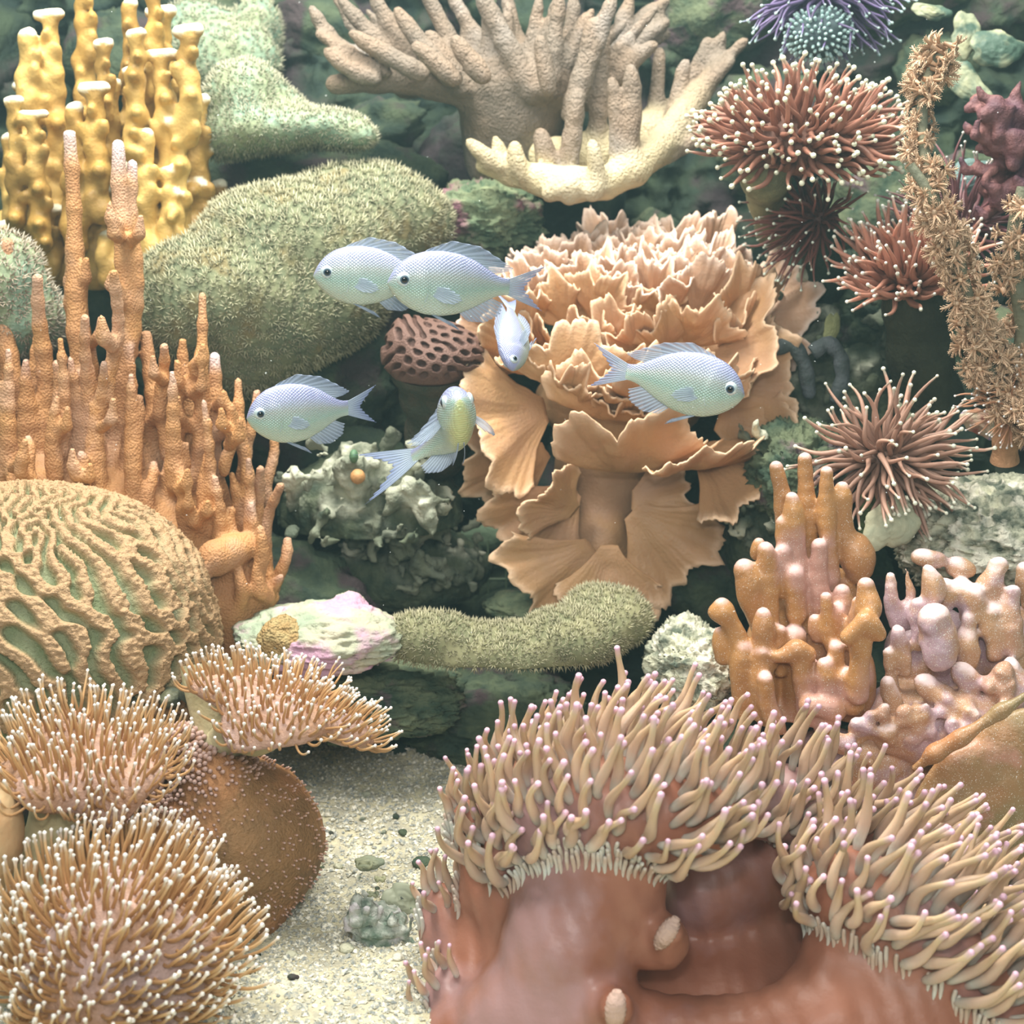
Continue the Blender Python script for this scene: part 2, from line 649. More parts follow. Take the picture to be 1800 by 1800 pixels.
r = np.random.default_rng(5)
n = 16000
x = r.uniform(-0.30, 0.02, n); y = r.uniform(0.66, 1.06, n)
P = np.stack([x, y, floor_z(x, y) + 0.0003], -1)
V, T = stones(P, r.uniform(0.0009, 0.0024, n) * (1 + 0.5 * (r.random(n) > .9)), 2)
g = build('gravel', Mesh().add(V, T=T), m_gravel, smooth=False)
tag(g, 'pale fine gravel and shell grit covering the tank bottom', 'gravel', kind='stuff')
pebs = []
for k in range(14):
    V, T = stones(np.zeros((1, 3)), np.array([1.0]), 40 + k)
    mm = Mesh(); 
    # one subdivision so that the pebble is rounded
    U, q, t = sphere_grid(8, 6)
    U = U * (1 + 0.22 * noise(U * 1.6, k)[:, None]) * np.array([1.2, 1.0, .6])
    mm.add(U, q, t); pebs.append(mm)
pm = None
for k in range(70):
    x_, y_ = r.uniform(-0.27, -0.03), r.uniform(0.68, 1.0)
    z_ = float(floor_z(np.array([x_]), np.array([y_]))[0]) + 0.001
    if k < 14:
        o = build('pebble', pebs[k], [m_rockd, m_gravel, m_rockw][k % 3], fl)
    else:
        src = bpy.data.objects['pebble' if k % 14 == 0 else 'pebble.%03d' % (k % 14)]
        o = src.copy(); COL.objects.link(o); o.parent = fl
    o.location = (x_, y_, z_)
    s_ = r.uniform(0.0016, 0.0038)
    o.scale = (s_, s_, s_); o.rotation_euler = (r.uniform(-.4, .4), r.uniform(-.4, .4), r.uniform(0, 6.28))


def wall_y(z):
    return 1.10 + 0.56 * (1 - np.exp(-z / 0.45))


CAVE = at(790, 1015, 1.22)
def wall_pt(x, z):
    P = np.stack([x, np.zeros_like(x), z], -1)
    y = wall_y(z)
    y = y - 0.075 * fbm(P * 6.0, 3, 11) - 0.055 * fbm(P * 15, 4, 21, True) - 0.012 * fbm(P * 60, 3, 31)
    y = y - 0.55 * smooth01(np.abs(x), 0.62, 1.15)
    d = ((x - CAVE[0]) / 0.07) ** 2 + ((z - CAVE[2]) / 0.04) ** 2
    y = y + 0.14 * np.exp(-d)
    zz = z + 0.03 * fbm(P * 9 + 40, 3, 51)
    xx = x + 0.02 * fbm(P * 9 + 80, 2, 61)
    return np.stack([xx, y, zz], -1)


gx, gz = np.meshgrid(np.linspace(-1.15, 1.15, 430), np.linspace(-0.06, 0.92, 300))
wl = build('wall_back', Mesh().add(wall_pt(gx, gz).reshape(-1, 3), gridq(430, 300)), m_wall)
tag(wl, kind='structure')


def rock_geo(c, rad, seed=0, amp=0.25, freq=2.0, nu=72, nv=48, ridged=False, fine=0.06, flat=0.0):
    U, q, t = sphere_grid(nu, nv)
    d = 1 + amp * fbm(U * freq + seed * 3.1, 4, seed, ridged) + fine * fbm(U * freq * 5 + seed, 3, seed + 9, True)
    W = U * d[:, None]
    if flat:
        W[:, 2] = np.where(W[:, 2] > 0, W[:, 2] * (1 - flat), W[:, 2])
    return np.array(c) + W * np.array(rad), q, t


def rockthing(name, label, cat, c, rad, mat, base=None, **kw):
    V, q, t = rock_geo(c, rad, **kw)
    o = build(name, Mesh().add(V, q, t), mat, loc=base if base is not None else (c[0], c[1], c[2] - rad[2] * .8))
    return tag(o, label, cat)


# loose rocks packed against the wall: pieces of the setting
r = np.random.default_rng(12)
for k in range(150):
    if k < 12:
        U, q, t = sphere_grid(28, 20)
        U = U * (1 + 0.38 * fbm(U * 1.7 + k * 5, 4, k, True) + .12 * fbm(U * 6, 2, k))[:, None]
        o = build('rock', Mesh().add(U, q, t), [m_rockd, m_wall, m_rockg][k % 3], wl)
    else:
        j = k % 12
        o = bpy.data.objects['rock' if j == 0 else 'rock.%03d' % j].copy(); COL.objects.link(o); o.parent = wl
    x_, z_ = r.uniform(-0.75, 0.75), r.uniform(0.04, 0.8)
    if abs(x_ - CAVE[0]) < .11 and abs(z_ - CAVE[2]) < .07: z_ += .2
    p = wall_pt(np.array([x_]), np.array([z_]))[0]
    s_ = r.uniform(0.018, 0.05) * (0.8 + z_ * .6)
    o.location = Vector(p + np.array([0, -s_ * 0.2, 0])); o.scale = (s_ * r.uniform(.8, 1.5), s_, s_ * r.uniform(.5, 1.0))
    o.rotation_euler = (r.uniform(-.6, .6), r.uniform(-.6, .6), r.uniform(0, 6.28))

# water: clear with a little blue-green haze
U = np.array([[x, y, z] for x in (-1.2, 1.2) for y in (0.30, 1.9) for z in (-0.1, 0.80)])
Qw = np.array([[0, 1, 3, 2], [4, 6, 7, 5], [0, 4, 5, 1], [2, 3, 7, 6], [0, 2, 6, 4], [1, 5, 7, 3]])
mw = bpy.data.materials.new('hazy_water'); mw.use_nodes = True
nt = mw.node_tree; nt.nodes.remove(nt.nodes['Principled BSDF'])
vs = nt.nodes.new('ShaderNodeVolumeScatter')
vs.inputs['Color'].default_value = (0.55, 0.9, 0.95, 1); vs.inputs['Density'].default_value = 0.048; vs.inputs['Anisotropy'].default_value = 0.2
nt.links.new(vs.outputs[0], nt.nodes['Material Output'].inputs['Volume'])
wt = build('tank_water', Mesh().add(U, Qw), mw, smooth=False)
tag(wt, kind='structure')
# ------------------------------------------------------------------ the big anemone
m_acol = M('anemone_column', (154, 94, 70), alt=(172, 114, 90), scale=14, third=(170, 128, 124), tscale=9, rough=0.42, bump=0.18, bscale=160, sss=0.12, spec=0.4)  # third colour paints the lilac sheen in as soft patches
m_atent = M('anemone_tentacle', (200, 160, 120), ramp=[(0.0, (188, 150, 134)), (0.14, (208, 206, 194)), (0.4, (206, 174, 150)), (0.75, (206, 172, 134)), (1.0, (210, 190, 146))],
            tip=(238, 190, 214), rough=0.35, sss=0.15, rnd=0.22, spec=0.4, bump=0.1, bscale=900)
m_ridge = M('pale_ridge', (206, 170, 152), rough=0.6, bump=0.5, bscale=500)


def sea_anemone():
    base = at(1180, 1800, 0.74); base[2] = 0.0
    t = thing('sea_anemone', 'huge brick-red anemone with folded lobes of pink-tipped tan tentacles', 'anemone', base)
    p = ps(0.73)
    F = Field([-0.07, 0.60, -0.01], [0.32, 0.92, 0.24], 0.0023, 0.007)

    def E(px, py, Y, rx, rz, ry, a=0.0):
        s = ps(Y); F.ell(at(px, py, Y), [rx * s, ry, rz * s], a)

    def C(pts, a=0.0):
        P = [at(q[0], q[1], q[2]) for q in pts]; R = [q[3] * ps(q[2]) for q in pts]
        F.chain(P, R, [a] * len(P))
    # smooth column and mantle
    E(1180, 1900, .735, 460, 170, .09)
    E(1280, 1660, .835, 290, 200, .055)
    E(1500, 1620, .86, 300, 170, .06)
    C([(800, 1820, .72, 60), (900, 1790, .71, 70), (1050, 1810, .70, 80), (1250, 1840, .69, 80), (1450, 1800, .69, 90), (1620, 1830, .69, 90)])
    C([(960, 1760, .72, 110), (1000, 1650, .725, 110), (1060, 1540, .735, 100), (1075, 1470, .745, 110)])
    C([(1240, 1560, .80, 80), (1350, 1530, .81, 70)])
    C([(1480, 1700, .715, 80), (1560, 1780, .70, 100), (1640, 1850, .69, 110)])
    E(1250, 1720, .80, 260, 120, .07)
    C([(845, 1470, .79, 48), (880, 1560, .775, 60), (930, 1640, .76, 70)])
    C([(775, 1640, .785, 40), (830, 1680, .775, 55), (880, 1700, .76, 60)])
    C([(1130, 1650, .745, 40), (1170, 1660, .715, 30), (1180, 1640, .70, 22)])
    C([(1060, 1780, .69, 45), (1085, 1772, .665, 34)])
    # lobes that carry tentacles
    C([(900, 1500, .755, 48), (960, 1440, .745, 62), (1060, 1415, .735, 76), (1150, 1430, .73, 76), (1240, 1440, .735, 66)], 1.0)
    C([(1010, 1372, .795, 72), (1110, 1352, .81, 76), (1220, 1378, .81, 70)], 1.0)
    C([(845, 1440, .79, 42), (900, 1405, .80, 48), (930, 1385, .81, 48)], 1.0)
    C([(1310, 1425, .79, 50), (1380, 1410, .80, 56), (1450, 1435, .81, 50)], 1.0)
    C([(1420, 1560, .745, 42), (1500, 1570, .725, 72), (1590, 1630, .715, 84), (1670, 1700, .705, 84), (1750, 1760, .70, 80)], 1.0)
    C([(1540, 1475, .82, 46), (1610, 1520, .81, 52), (1700, 1590, .80, 60), (1790, 1660, .79, 70)], 1.0)
    C([(780, 1590, .79, 34), (820, 1600, .79, 30)], 1.0)
    C([(780, 1740, .745, 34), (820, 1745, .745, 30)], 1.0)
    V, Q, a = F.mesh(lambda P: 0.0016 * fbm(P * 30, 3, 4) + 0.0004 * np.sin(P[:, 0] * 420 + P[:, 2] * 160 + 3 * noise(P * 20, 8)) , band=0.01)
    keep = V[:, 2] > -0.02
    build('column', Mesh().add(V, Q), m_acol, t)
    N = vert_normals(V, Q)
    # tentacle roots
    fa = a[Q].mean(1)
    Pc, Nc, k = face_sample(V, Q, 16000, (fa > 0.55).astype(float) + 1e-9)
    toC = nrm(CAMPOS - Pc)
    ok = ((Nc * toC).sum(1) > -0.25) & (Nc[:, 2] > -0.62) & (fa[k] > .5)
    Pc, Nc = Pc[ok], Nc[ok]
    kk = thin(Pc, 0.0082, 640)
    Pc, Nc = Pc[kk], Nc[kk]
    X, Yp = pix(Pc)
    n = len(Pc)
    lean = np.interp(X, [760, 900, 1000, 1180, 1300, 1480, 1600, 1800], [-.05, .05, .2, .5, .25, .15, .75, .55]) + RNG.normal(0, .14, n)
    D1 = np.stack([lean, -0.28 + RNG.normal(0, .15, n), np.full(n, 0.9)], 1)
    D0 = nrm(Nc + np.array([0, 0, 0.15]) + 0.15 * RNG.standard_normal((n, 3)))
    L = RNG.uniform(0.032, 0.052, n) * np.where(X < 850, .6, 1.0)
    paths = grow(Pc - Nc * 0.002, D0, D1, L, 11, 0.26, 0.5)
    s = np.linspace(0, 1, 11)[None]
    r0 = RNG.uniform(0.0025, 0.0033, n)[:, None] * np.where(X < 850, .8, 1.0)[:, None]
    rad = 1.0 * r0 * (0.8 + 0.42 * np.sin(np.clip(s * 1.3, 0, 1) * math.pi) - 0.22 * s)
    size = L / Pc[:, 1] * ((Nc * nrm(CAMPOS - Pc)).sum(1) + 1.3)
    scatter_tubes(t, 'tentacle', paths, rad, m_atent, 9, ball=rad[:, -1] * 1.12, capn=4, most=300, size=size)
    # pale bases fused to a fringe along the front lips
    Pf, Nf, k = face_sample(V, Q, 9000, ((fa > 0.25) & (fa < .62)).astype(float) + 1e-9)
    ok = ((Nf * nrm(CAMPOS - Pf)).sum(1) > 0.0) & (Nf[:, 2] < 0.35)
    Pf, Nf = Pf[ok], Nf[ok]; kk = thin(Pf, 0.0034, 420); Pf, Nf = Pf[kk], Nf[kk]
    up = EZ - (EZ * Nf).sum(1, keepdims=True) * Nf
    p0 = Pf - nrm(up) * 0.006 - Nf * 0.0006
    pth = grow(p0, up, up + Nf * .6, np.full(len(p0), .014), 6, 0.1)
    rr = np.repeat((np.array([.25, .7, 1, 1.1, 1.1, 1.0]) * 0.0013)[None], len(p0), 0)
    mm = Mesh(); add_tubes(mm, pth, rr, 6, tipv=0.0)
    o = build('fringe', mm, M('fringe', (206, 208, 198), alt=(196, 170, 150), scale=60, rough=.45), t); o['kind'] = 'stuff'
    # two ribbed shell-like warts on the mantle
    for (px, py, Y, sz, tilt) in ((1172, 1640, .695, .0085, .5), (1082, 1775, .655, .009, 0.05)):
        c = at(px, py, Y)
        mm = Mesh()
        U, q, tt = sphere_grid(24, 30)
        ang = tilt
        W = U * np.array([.62, .5, 1.3]) * sz
        rib = 1 + .09 * np.sin(U[:, 2] * 36)
        W *= rib[:, None]
        R_ = np.array([[math.cos(ang), 0, -math.sin(ang)], [0, 1, 0], [math.sin(ang), 0, math.cos(ang)]])
        mm.add(c + W @ R_, q, tt)
        build('ribbed_wart', mm, m_ridge, t)
    return t


sea_anemone()
# ------------------------------------------------------------------ toadstool leather corals, brown leather coral, brain coral
m_polyp = M('leather_polyp', (210, 158, 92), ramp=[(0.0, (190, 142, 92)), (0.6, (204, 158, 102)), (1.0, (220, 184, 132))], tip=(252, 246, 238), rough=0.45, rnd=0.15, sss=0.1)
m_cap = M('leather_cap', (184, 140, 108), alt=(196, 158, 140), scale=60, rough=0.6, bump=0.5, bscale=600, third=(196, 166, 160), tscale=24)
m_stalk = M('leather_stalk', (216, 206, 160), alt=(200, 186, 138), scale=40, rough=0.55, bump=0.25, bscale=300, sss=0.1)
m_peach = M('leather_under', (226, 172, 118), alt=(222, 190, 140), scale=30, rough=0.5, bump=0.2, bscale=300, sss=0.1)
m_brown = M('brown_leather', (164, 122, 76), alt=(148, 112, 70), scale=60, third=(190, 134, 84), tscale=20, rough=0.65, bump=0.7, bscale=420)
m_bumps = M('leather_bumps', (188, 142, 108), tip=(206, 172, 160), rough=0.5, rnd=.1)


def toadstool(label, cap_c, R, tilt, prof, stalk, n_pol, L, lean, rp, singles, seed, ripple=0.1, dmin=0.004, flop=0.0):
    base = stalk[-1][0].copy()
    t = thing('toadstool_coral', label, 'coral', base, None)
    F3 = frame(tilt)
    V, Q = lathe_grid(prof, 96)
    th = np.arctan2(V[:, 1], V[:, 0]); rr = np.hypot(V[:, 0], V[:, 1])
    w = smooth01(rr, 0.3, 1.0)
    V[:, 2] += w * (ripple * np.sin(3 * th + seed) + ripple * .6 * np.sin(5 * th + 2 * seed) + ripple * .3 * np.sin(9 * th + seed)) - flop * w * np.clip(np.cos(th - seed), 0, 1)
    V[:, :2] *= (1 + 0.09 * np.sin(4 * th + seed * 2) + .05 * np.sin(7 * th + seed))[:, None]
    U = V
    V = cap_c + (V * np.array(R)) @ F3.T
    V += 0.0012 * fbm(V * 60, 3, seed)[:, None]
    n = 96
    T = np.stack([np.full(n, len(V)), np.arange(n), (np.arange(n) + 1) % n], 1)
    build('cap', Mesh().add(np.concatenate([V, [V[:n].mean(0)]]), Q, T), m_cap, t)
    P = [s[0] for s in stalk]; r = np.array([s[1] for s in stalk])
    k = np.linspace(0, len(P) - 1, 18)
    P = np.stack([np.interp(k, np.arange(len(P)), [p[i] for p in P]) for i in range(3)], 1)
    r = np.interp(k, np.arange(len(r)), r) * (1 + .05 * np.sin(k * 5))
    mm = Mesh(); add_tubes(mm, P[None, ::-1], r[None, ::-1], 28)
    build('stalk', mm, m_stalk, t)
    # polyps on the upper side of the cap
    top = np.zeros(len(Q)); m_ = len(prof) - 1
    ring = np.arange(len(Q)) // 96
    zt = np.array([p[0] for p in prof]); imax = int(np.argmax(zt))
    top[ring < imax + 1] = 1.0
    Pc, Nc, k = face_sample(V, Q, n_pol * 14, top)
    ok = (Nc * nrm(CAMPOS - Pc)).sum(1) > -0.45
    Pc, Nc = Pc[ok], Nc[ok]
    kk = thin(Pc, dmin, n_pol); Pc, Nc = Pc[kk], Nc[kk]
    n = len(Pc)
    D1 = np.array(lean)[None] + nrm(Pc - cap_c) * 0.55 + RNG.normal(0, .14, (n, 3))
    D0 = nrm(Nc + RNG.normal(0, .12, (n, 3)))
    LL = L * RNG.uniform(.7, 1.2, n)
    pa = grow(Pc - Nc * .0006, D0, D1, LL, 8, 0.12, .8)
    s = np.linspace(0, 1, 8)[None]
    rad = rp * (1.15 - .35 * s) * RNG.uniform(.85, 1.15, (n, 1))
    scatter_tubes(t, 'polyp', pa, rad, m_polyp, 6, ball=rad[:, -1] * 1.75, capn=2, most=singles)
    return t


DOME = [(0.02, .62), (0.2, .60), (0.42, .52), (0.62, .40), (0.8, .24), (0.93, .06), (1.0, -.10), (0.98, -.2), (0.9, -.27), (0.7, -.25), (.45, -.22), (0.2, -.3), (.05, -.3)]
FLAT = [(0.02, .16), (0.2, .17), (0.45, .2), (0.68, .2), (0.84, .15), (0.95, .06), (1.0, -.05), (0.97, -.13), (0.86, -.17), (0.6, -.2), (.4, -.3), (0.2, -.45), (.05, -.5)]

# nearest one, lower left, seen from above
toadstool('large toadstool leather coral in the lower left corner, covered in long white-tipped polyps',
          at(205, 1668, .70), [.057, .060, .072], (0.12, -.55, 1), DOME,
          [(at(200, 1660, .715), .030), (at(200, 1760, .72), .028), (np.array([at(200, 1800, .72)[0], .72, 0.0]), .032)],
          620, .027, (.45, -.05, 1.1), .00102, 300, 1.0, ripple=.07, dmin=.0044)
# upper left one with the pale stalk
toadstool('toadstool leather coral under the brain coral, cap of upright polyps on a pale thick stalk',
          at(148, 1345, .775), [.052, .040, .045], (0.08, -.30, 1), FLAT,
          [(at(120, 1370, .78), .020), (at(95, 1450, .775), .0165), (at(80, 1530, .775), .019), (np.array([at(80, 1600, .78)[0], .78, 0.0]), .024)],
          400, .0225, (.05, 0.0, 1.3), .00085, 300, 2.2, ripple=.12, dmin=.0042)
# right one, tipped over
toadstool('tilted toadstool leather coral with peach underside, leaning out to the right over the sand',
          at(505, 1240, .84), [.056, .042, .046], (0.42, .22, 1), FLAT,
          [(at(455, 1285, .845), .016), (at(410, 1290, .85), .013), (at(385, 1320, .86), .015), (np.array([at(370, 1330, .87)[0], .88, .16]), .018)],
          420, .0175, (.35, -.15, .95), .00085, 300, 4.0, ripple=.13, dmin=.0042, flop=.3)


def brown_leather():
    base = at(430, 1720, .82); base[2] = 0.0
    t = thing('leather_coral', 'thick brown leather coral lump, bumpy on top, standing on the gravel', 'coral', base)
    F = Field([-.30, .74, -.01], [-.12, .96, .30], .0024, .004)
    P = [at(318, 1325, .85), at(385, 1385, .845), at(405, 1500, .84), at(430, 1600, .835), at(430, 1690, .83), at(420, 1760, .82)]
    s = ps(.84)
    F.chain(P, [48 * s, 66 * s, 66 * s, 58 * s, 52 * s, 40 * s])
    F.cap(at(250, 1350, .86), at(330, 1420, .86), 55 * s, 60 * s)
    F.cap(at(400, 1330, .86), at(420, 1500, .86), 34 * s, 40 * s)
    F.ell([base[0] - .02, .86, .04], [.07, .06, .06])
    F.cap(at(440, 1480, .84), at(445, 1700, .83), 52 * s, 46 * s)
    V, Q, a = F.mesh(lambda P: .0022 * fbm(P * 30, 3, 14) + .0012 * fbm(P * 150, 2, 24), band=.014)
    build('body', Mesh().add(V, Q), m_brown, t)
    Pc, Nc, k = face_sample(V, Q, 30000)
    X, Yp = pix(Pc)
    ok = ((Nc * nrm(CAMPOS - Pc)).sum(1) > 0)
    Pc, Nc, X, Yp = Pc[ok], Nc[ok], X[ok], Yp[ok]
    kk = thin(Pc, .0030, 2600); Pc, Nc, X, Yp = Pc[kk], Nc[kk], X[kk], Yp[kk]
    big = smooth01(1560 - Yp - (X - 300) * .9, 0, 260)
    keep = RNG.random(len(big)) < .35 + .65 * big
    Pc, Nc, big = Pc[keep], Nc[keep], big[keep]
    r = .0008 + .0014 * big * RNG.uniform(.8, 1.1, len(big))
    st = nrm(Nc * .8 + np.array([.5, -.1, -.1]))
    pa = np.stack([Pc - Nc * .0005, Pc + st * r[:, None] * 1.0, Pc + st * r[:, None] * 1.9], 1)
    mm = Mesh(); add_tubes(mm, pa, np.repeat(r[:, None], 3, 1), 6, capn=2)
    o = build('knobs', mm, m_bumps, t); o['kind'] = 'stuff'


brown_leather()
# peach blob at the left edge
c = at(-10, 1450, .74)
F = Field(c - .06, c + .06, .002, .006)
F.ell(c, [.016, .02, .030]); F.cap(c + [-.01, 0, -.02], [c[0] - .01, c[1] + .01, c[2] - .05], .014, .012)
V, Q, a = F.mesh(lambda P: .001 * fbm(P * 60, 3, 4))
tag(build('leather_coral', Mesh().add(V, Q), m_peach, loc=c - [0, 0, .05]), 'smooth peach leather coral lobe at the left edge between two toadstools', 'coral')


def brain():
    c = at(60, 1120, .95); c[2] -= .0
    base = np.array([c[0], c[1] + .02, 0.0])
    m_b = M('brain_coral', (128, 142, 98), alt=(150, 158, 118), scale=60, tip=(188, 150, 106), rough=0.55, bump=0.5, bscale=900, vor=.5, vscale=330, third=(206, 196, 150), tscale=18, thr3=(.66, .72))
    t = thing('brain_coral', 'large domed brain coral with winding orange-brown ridges and greenish valleys', 'coral', base)
    n1, n2 = 440, 330
    U, q, tt = sphere_grid(n1, n2)
    G = maze(384, 15, 0.30, 3, 5, 0.16)
    # pole of the pattern lies up and behind so that ridges run down the dome
    th = np.arctan2(U[:, 0], -U[:, 1]); ph = np.arccos(np.clip(U[:, 2], -1, 1))
    W = fbm(U * 2.2, 2, 5) * .05
    g = sample2(G, th / (2 * math.pi) * 1.6 + W, ph / math.pi * .95 + W)
    g2 = sample2(maze(384, 15, .2, 9, 7, .1), U[:, 0] * .6 + .5, U[:, 1] * .6 + .5)
    k = smooth01(U[:, 2], .80, .92)
    g = g * (1 - k) + g2 * k
    g = smooth01(g, -.85, .35)
    fine = noise(U * 60, 3) * .5 + noise(U * 110, 4) * .5
    R = np.array([.129, .112, .108])
    d = 1 + .075 * (g - .5) + .016 * fine * (0.3 + g) + .03 * fbm(U * 1.5, 2, 8)
    V = c + U * R * d[:, None]
    V[:, 2] = np.maximum(V[:, 2], c[2] - .085)
    build('dome', Mesh().add(V, q, tt, tip=np.clip(g * 1.05, 0, 1)), m_b, t)
    V, q, tt = rock_geo([c[0] + .01, c[1] + .03, (c[2] - .05) / 2], [.10, .075, (c[2] - .02) / 2 + .01], 3, .2, 1.6)
    build('foot', Mesh().add(V, q, tt), m_rockd, t)
    # dark undercut knobs along the lower rim
    for (px, py, rr) in ((345, 1215, 32), (300, 1225, 22), (240, 1228, 24)):
        V, q, tt = rock_geo(at(px, py, .885), [rr * ps(.88), .012, rr * .75 * ps(.88)], int(px), .15, 2, 28, 20)
        build('rim_lobe', Mesh().add(V, q, tt), M('rim', (104, 104, 74), alt=(84, 92, 78), scale=80, rough=.5, bump=.5), t)


brain()
# ------------------------------------------------------------------ branching corals
def px_chain(F, pts, a=None, jit=0.0):
    P = [at(q[0], q[1], q[2]) for q in pts]
    R = [q[3] * ps(q[2]) for q in pts]
    F.chain(P, R, a if a is not None else [0.0] * len(P))


def orange_fingers():
    m = M('orange_finger_coral', (206, 148, 88), alt=(190, 134, 84), scale=30, tip=(236, 214, 214), rough=0.6, bump=0.3, bscale=700, vor=.55, vscale=560, third=(206, 158, 120), tscale=14, sss=.08)
    base = at(330, 1120, 1.08); base[2] = 0.0
    t = thing('finger_leather_coral', 'tall orange finger leather coral behind the brain coral, slim upright fingers with rough skin', 'coral', base)
    F = Field([-.42, .96, .04], [-.12, 1.17, .50], .0022, .0016)
    r = np.random.default_rng(4)
    # (tip x, tip y, root x, root y, Y, root radius px, tip radius, bow, white tip)
    fg = [(122, 222, 175, 800, 1.08, 40, 11, -14, 1), (212, 255, 200, 800, 1.07, 42, 13, 10, 1), (232, 290, 225, 620, 1.08, 26, 10, 8, 1),
          (12, 430, 30, 820, 1.09, 38, 14, -8, .1), (68, 490, 70, 820, 1.07, 34, 11, 8, .1), (-30, 520, -10, 850, 1.07, 40, 14, 0, 0),
          (96, 640, 100, 850, 1.04, 26, 9, 6, .2), (262, 590, 262, 860, 1.08, 34, 12, 6, .1), (284, 610, 290, 800, 1.06, 20, 9, 0, .1),
          (352, 520, 318, 940, 1.06, 36, 8, 22, .1), (325, 600, 345, 800, 1.07, 26, 8, -6, 0), (318, 665, 300, 900, 1.05, 30, 9, -4, .1),
          (380, 628, 388, 900, 1.07, 34, 11, -10, 1), (420, 670, 432, 1000, 1.06, 30, 8, 6, .1), (447, 690, 425, 980, 1.08, 28, 8, -4, .2),
          (412, 715, 396, 830, 1.05, 14, 7, 4, .1), (402, 895, 400, 1010, 1.03, 20, 8, 4, .1), (490, 855, 465, 1060, 1.06, 24, 9, -12, .1),
          (462, 825, 440, 1020, 1.04, 22, 9, -6, .1), (505, 950, 462, 1090, 1.06, 20, 9, 4, .1), (490, 1015, 440, 1100, 1.03, 20, 9, 2, .2),
          (462, 930, 430, 1080, 1.02, 24, 9, 6, .1), (425, 1005, 405, 1100, 1.01, 20, 9, 4, .1), (265, 815, 262, 950, 1.03, 16, 8, 2, .2),
          (310, 820, 330, 960, 1.02, 20, 9, 6, .1), (185, 640, 170, 860, 1.03, 24, 8, -10, .2), (150, 560, 140, 830, 1.05, 24, 9, 10, .1),
          (45, 770, 60, 900, 1.02, 20, 8, 4, .3), (20, 790, 30, 900, 1.02, 18, 8, 2, .3), (140, 800, 150, 900, 1.01, 20, 9, 5, .3), (240, 700, 225, 900, 1.03, 26, 9, 6, .1),
          (365, 780, 350, 960, 1.03, 24, 8, 4, .1), (480, 760, 470, 900, 1.10, 16, 7, 0, .2), (120, 420, 165, 720, 1.10, 24, 8, -10, .0),
          (205, 480, 190, 700, 1.04, 20, 9, 5, .0), (352, 1000, 360, 1100, 1.0, 30, 12, 5, .0), (338, 650, 352, 900, 1.09, 20, 8, 2, .1)]
    for (tx, ty, rx, ry, Y, r0, r1, bow, wt) in fg:
        k = np.linspace(0, 1, 9)
        X = rx + (tx - rx) * k + bow * np.sin(k * math.pi) + 5 * np.sin(k * 7 + tx)
        Yp = ry + (ty - ry) * k
        YY = Y + .012 * np.sin(k * 3 + rx) * k
        R = (r0 * .66 + (r1 * .85 - r0 * .66) * k ** .75) * (1 + .07 * np.sin(k * 13 + ty))
        a = np.where(k > .93, wt, 0)
        px_chain(F, list(zip(X, Yp, YY, R)), a)
    for _ in range(34):
        x0 = r.uniform(-20, 470); y1 = np.interp(x0, [0, 150, 300, 400, 480], [560, 560, 640, 740, 880]) + r.uniform(0, 150)
        xr = x0 + r.uniform(-12, 12); Y = r.uniform(1.02, 1.10); L_ = r.uniform(120, 230); r0 = r.uniform(11, 16)
        k = np.linspace(0, 1, 7)
        px_chain(F, list(zip(xr + (x0 - xr) * k + r.uniform(-9, 9) * np.sin(k * 3.1), y1 + L_ * (1 - k), np.full(7, Y), r0 + (5.5 - r0) * k ** 1.2)), np.where(k > .95, r.choice([0, .3]), 0))
    # little side buds
    for _ in range(46):
        f = fg[r.integers(0, len(fg))]
        k = r.uniform(.15, .75)
        x0 = f[2] + (f[0] - f[2]) * k; y0 = f[3] + (f[1] - f[3]) * k
        sgn = r.choice([-1, 1]); l = r.uniform(18, 42)
        px_chain(F, [(x0, y0, f[4] - .008, 11), (x0 + sgn * l * .5, y0 - l * .4, f[4] - .02, 9), (x0 + sgn * l * .55, y0 - l * 1.3, f[4] - .022, 5.5)])
    # joined foot
    px_chain(F, [(-40, 880, 1.06, 70), (80, 880, 1.06, 80), (220, 900, 1.06, 85), (330, 960, 1.05, 80), (400, 1050, 1.03, 66), (420, 1120, 1.03, 55)])
    px_chain(F, [(150, 760, 1.08, 40), (240, 830, 1.07, 50)])
    px_chain(F, [(405, 1000, 1.02, 34), (450, 1060, 1.03, 30), (480, 1050, 1.04, 12)])
    px_chain(F, [(380, 980, 1.0, 34), (430, 960, 1.02, 26)])
    V, Q, a = F.mesh(lambda P: .0004 * fbm(P * 120, 2, 14), band=.008)
    build('branches', Mesh().add(V, Q, tip=a), m, t)
    V, q, tt = rock_geo([base[0], base[1] + .03, .08], [.16, .07, .11], 5, .22, 1.6)
    build('rock_foot', Mesh().add(V, q, tt), m_rockd, t)


orange_fingers()


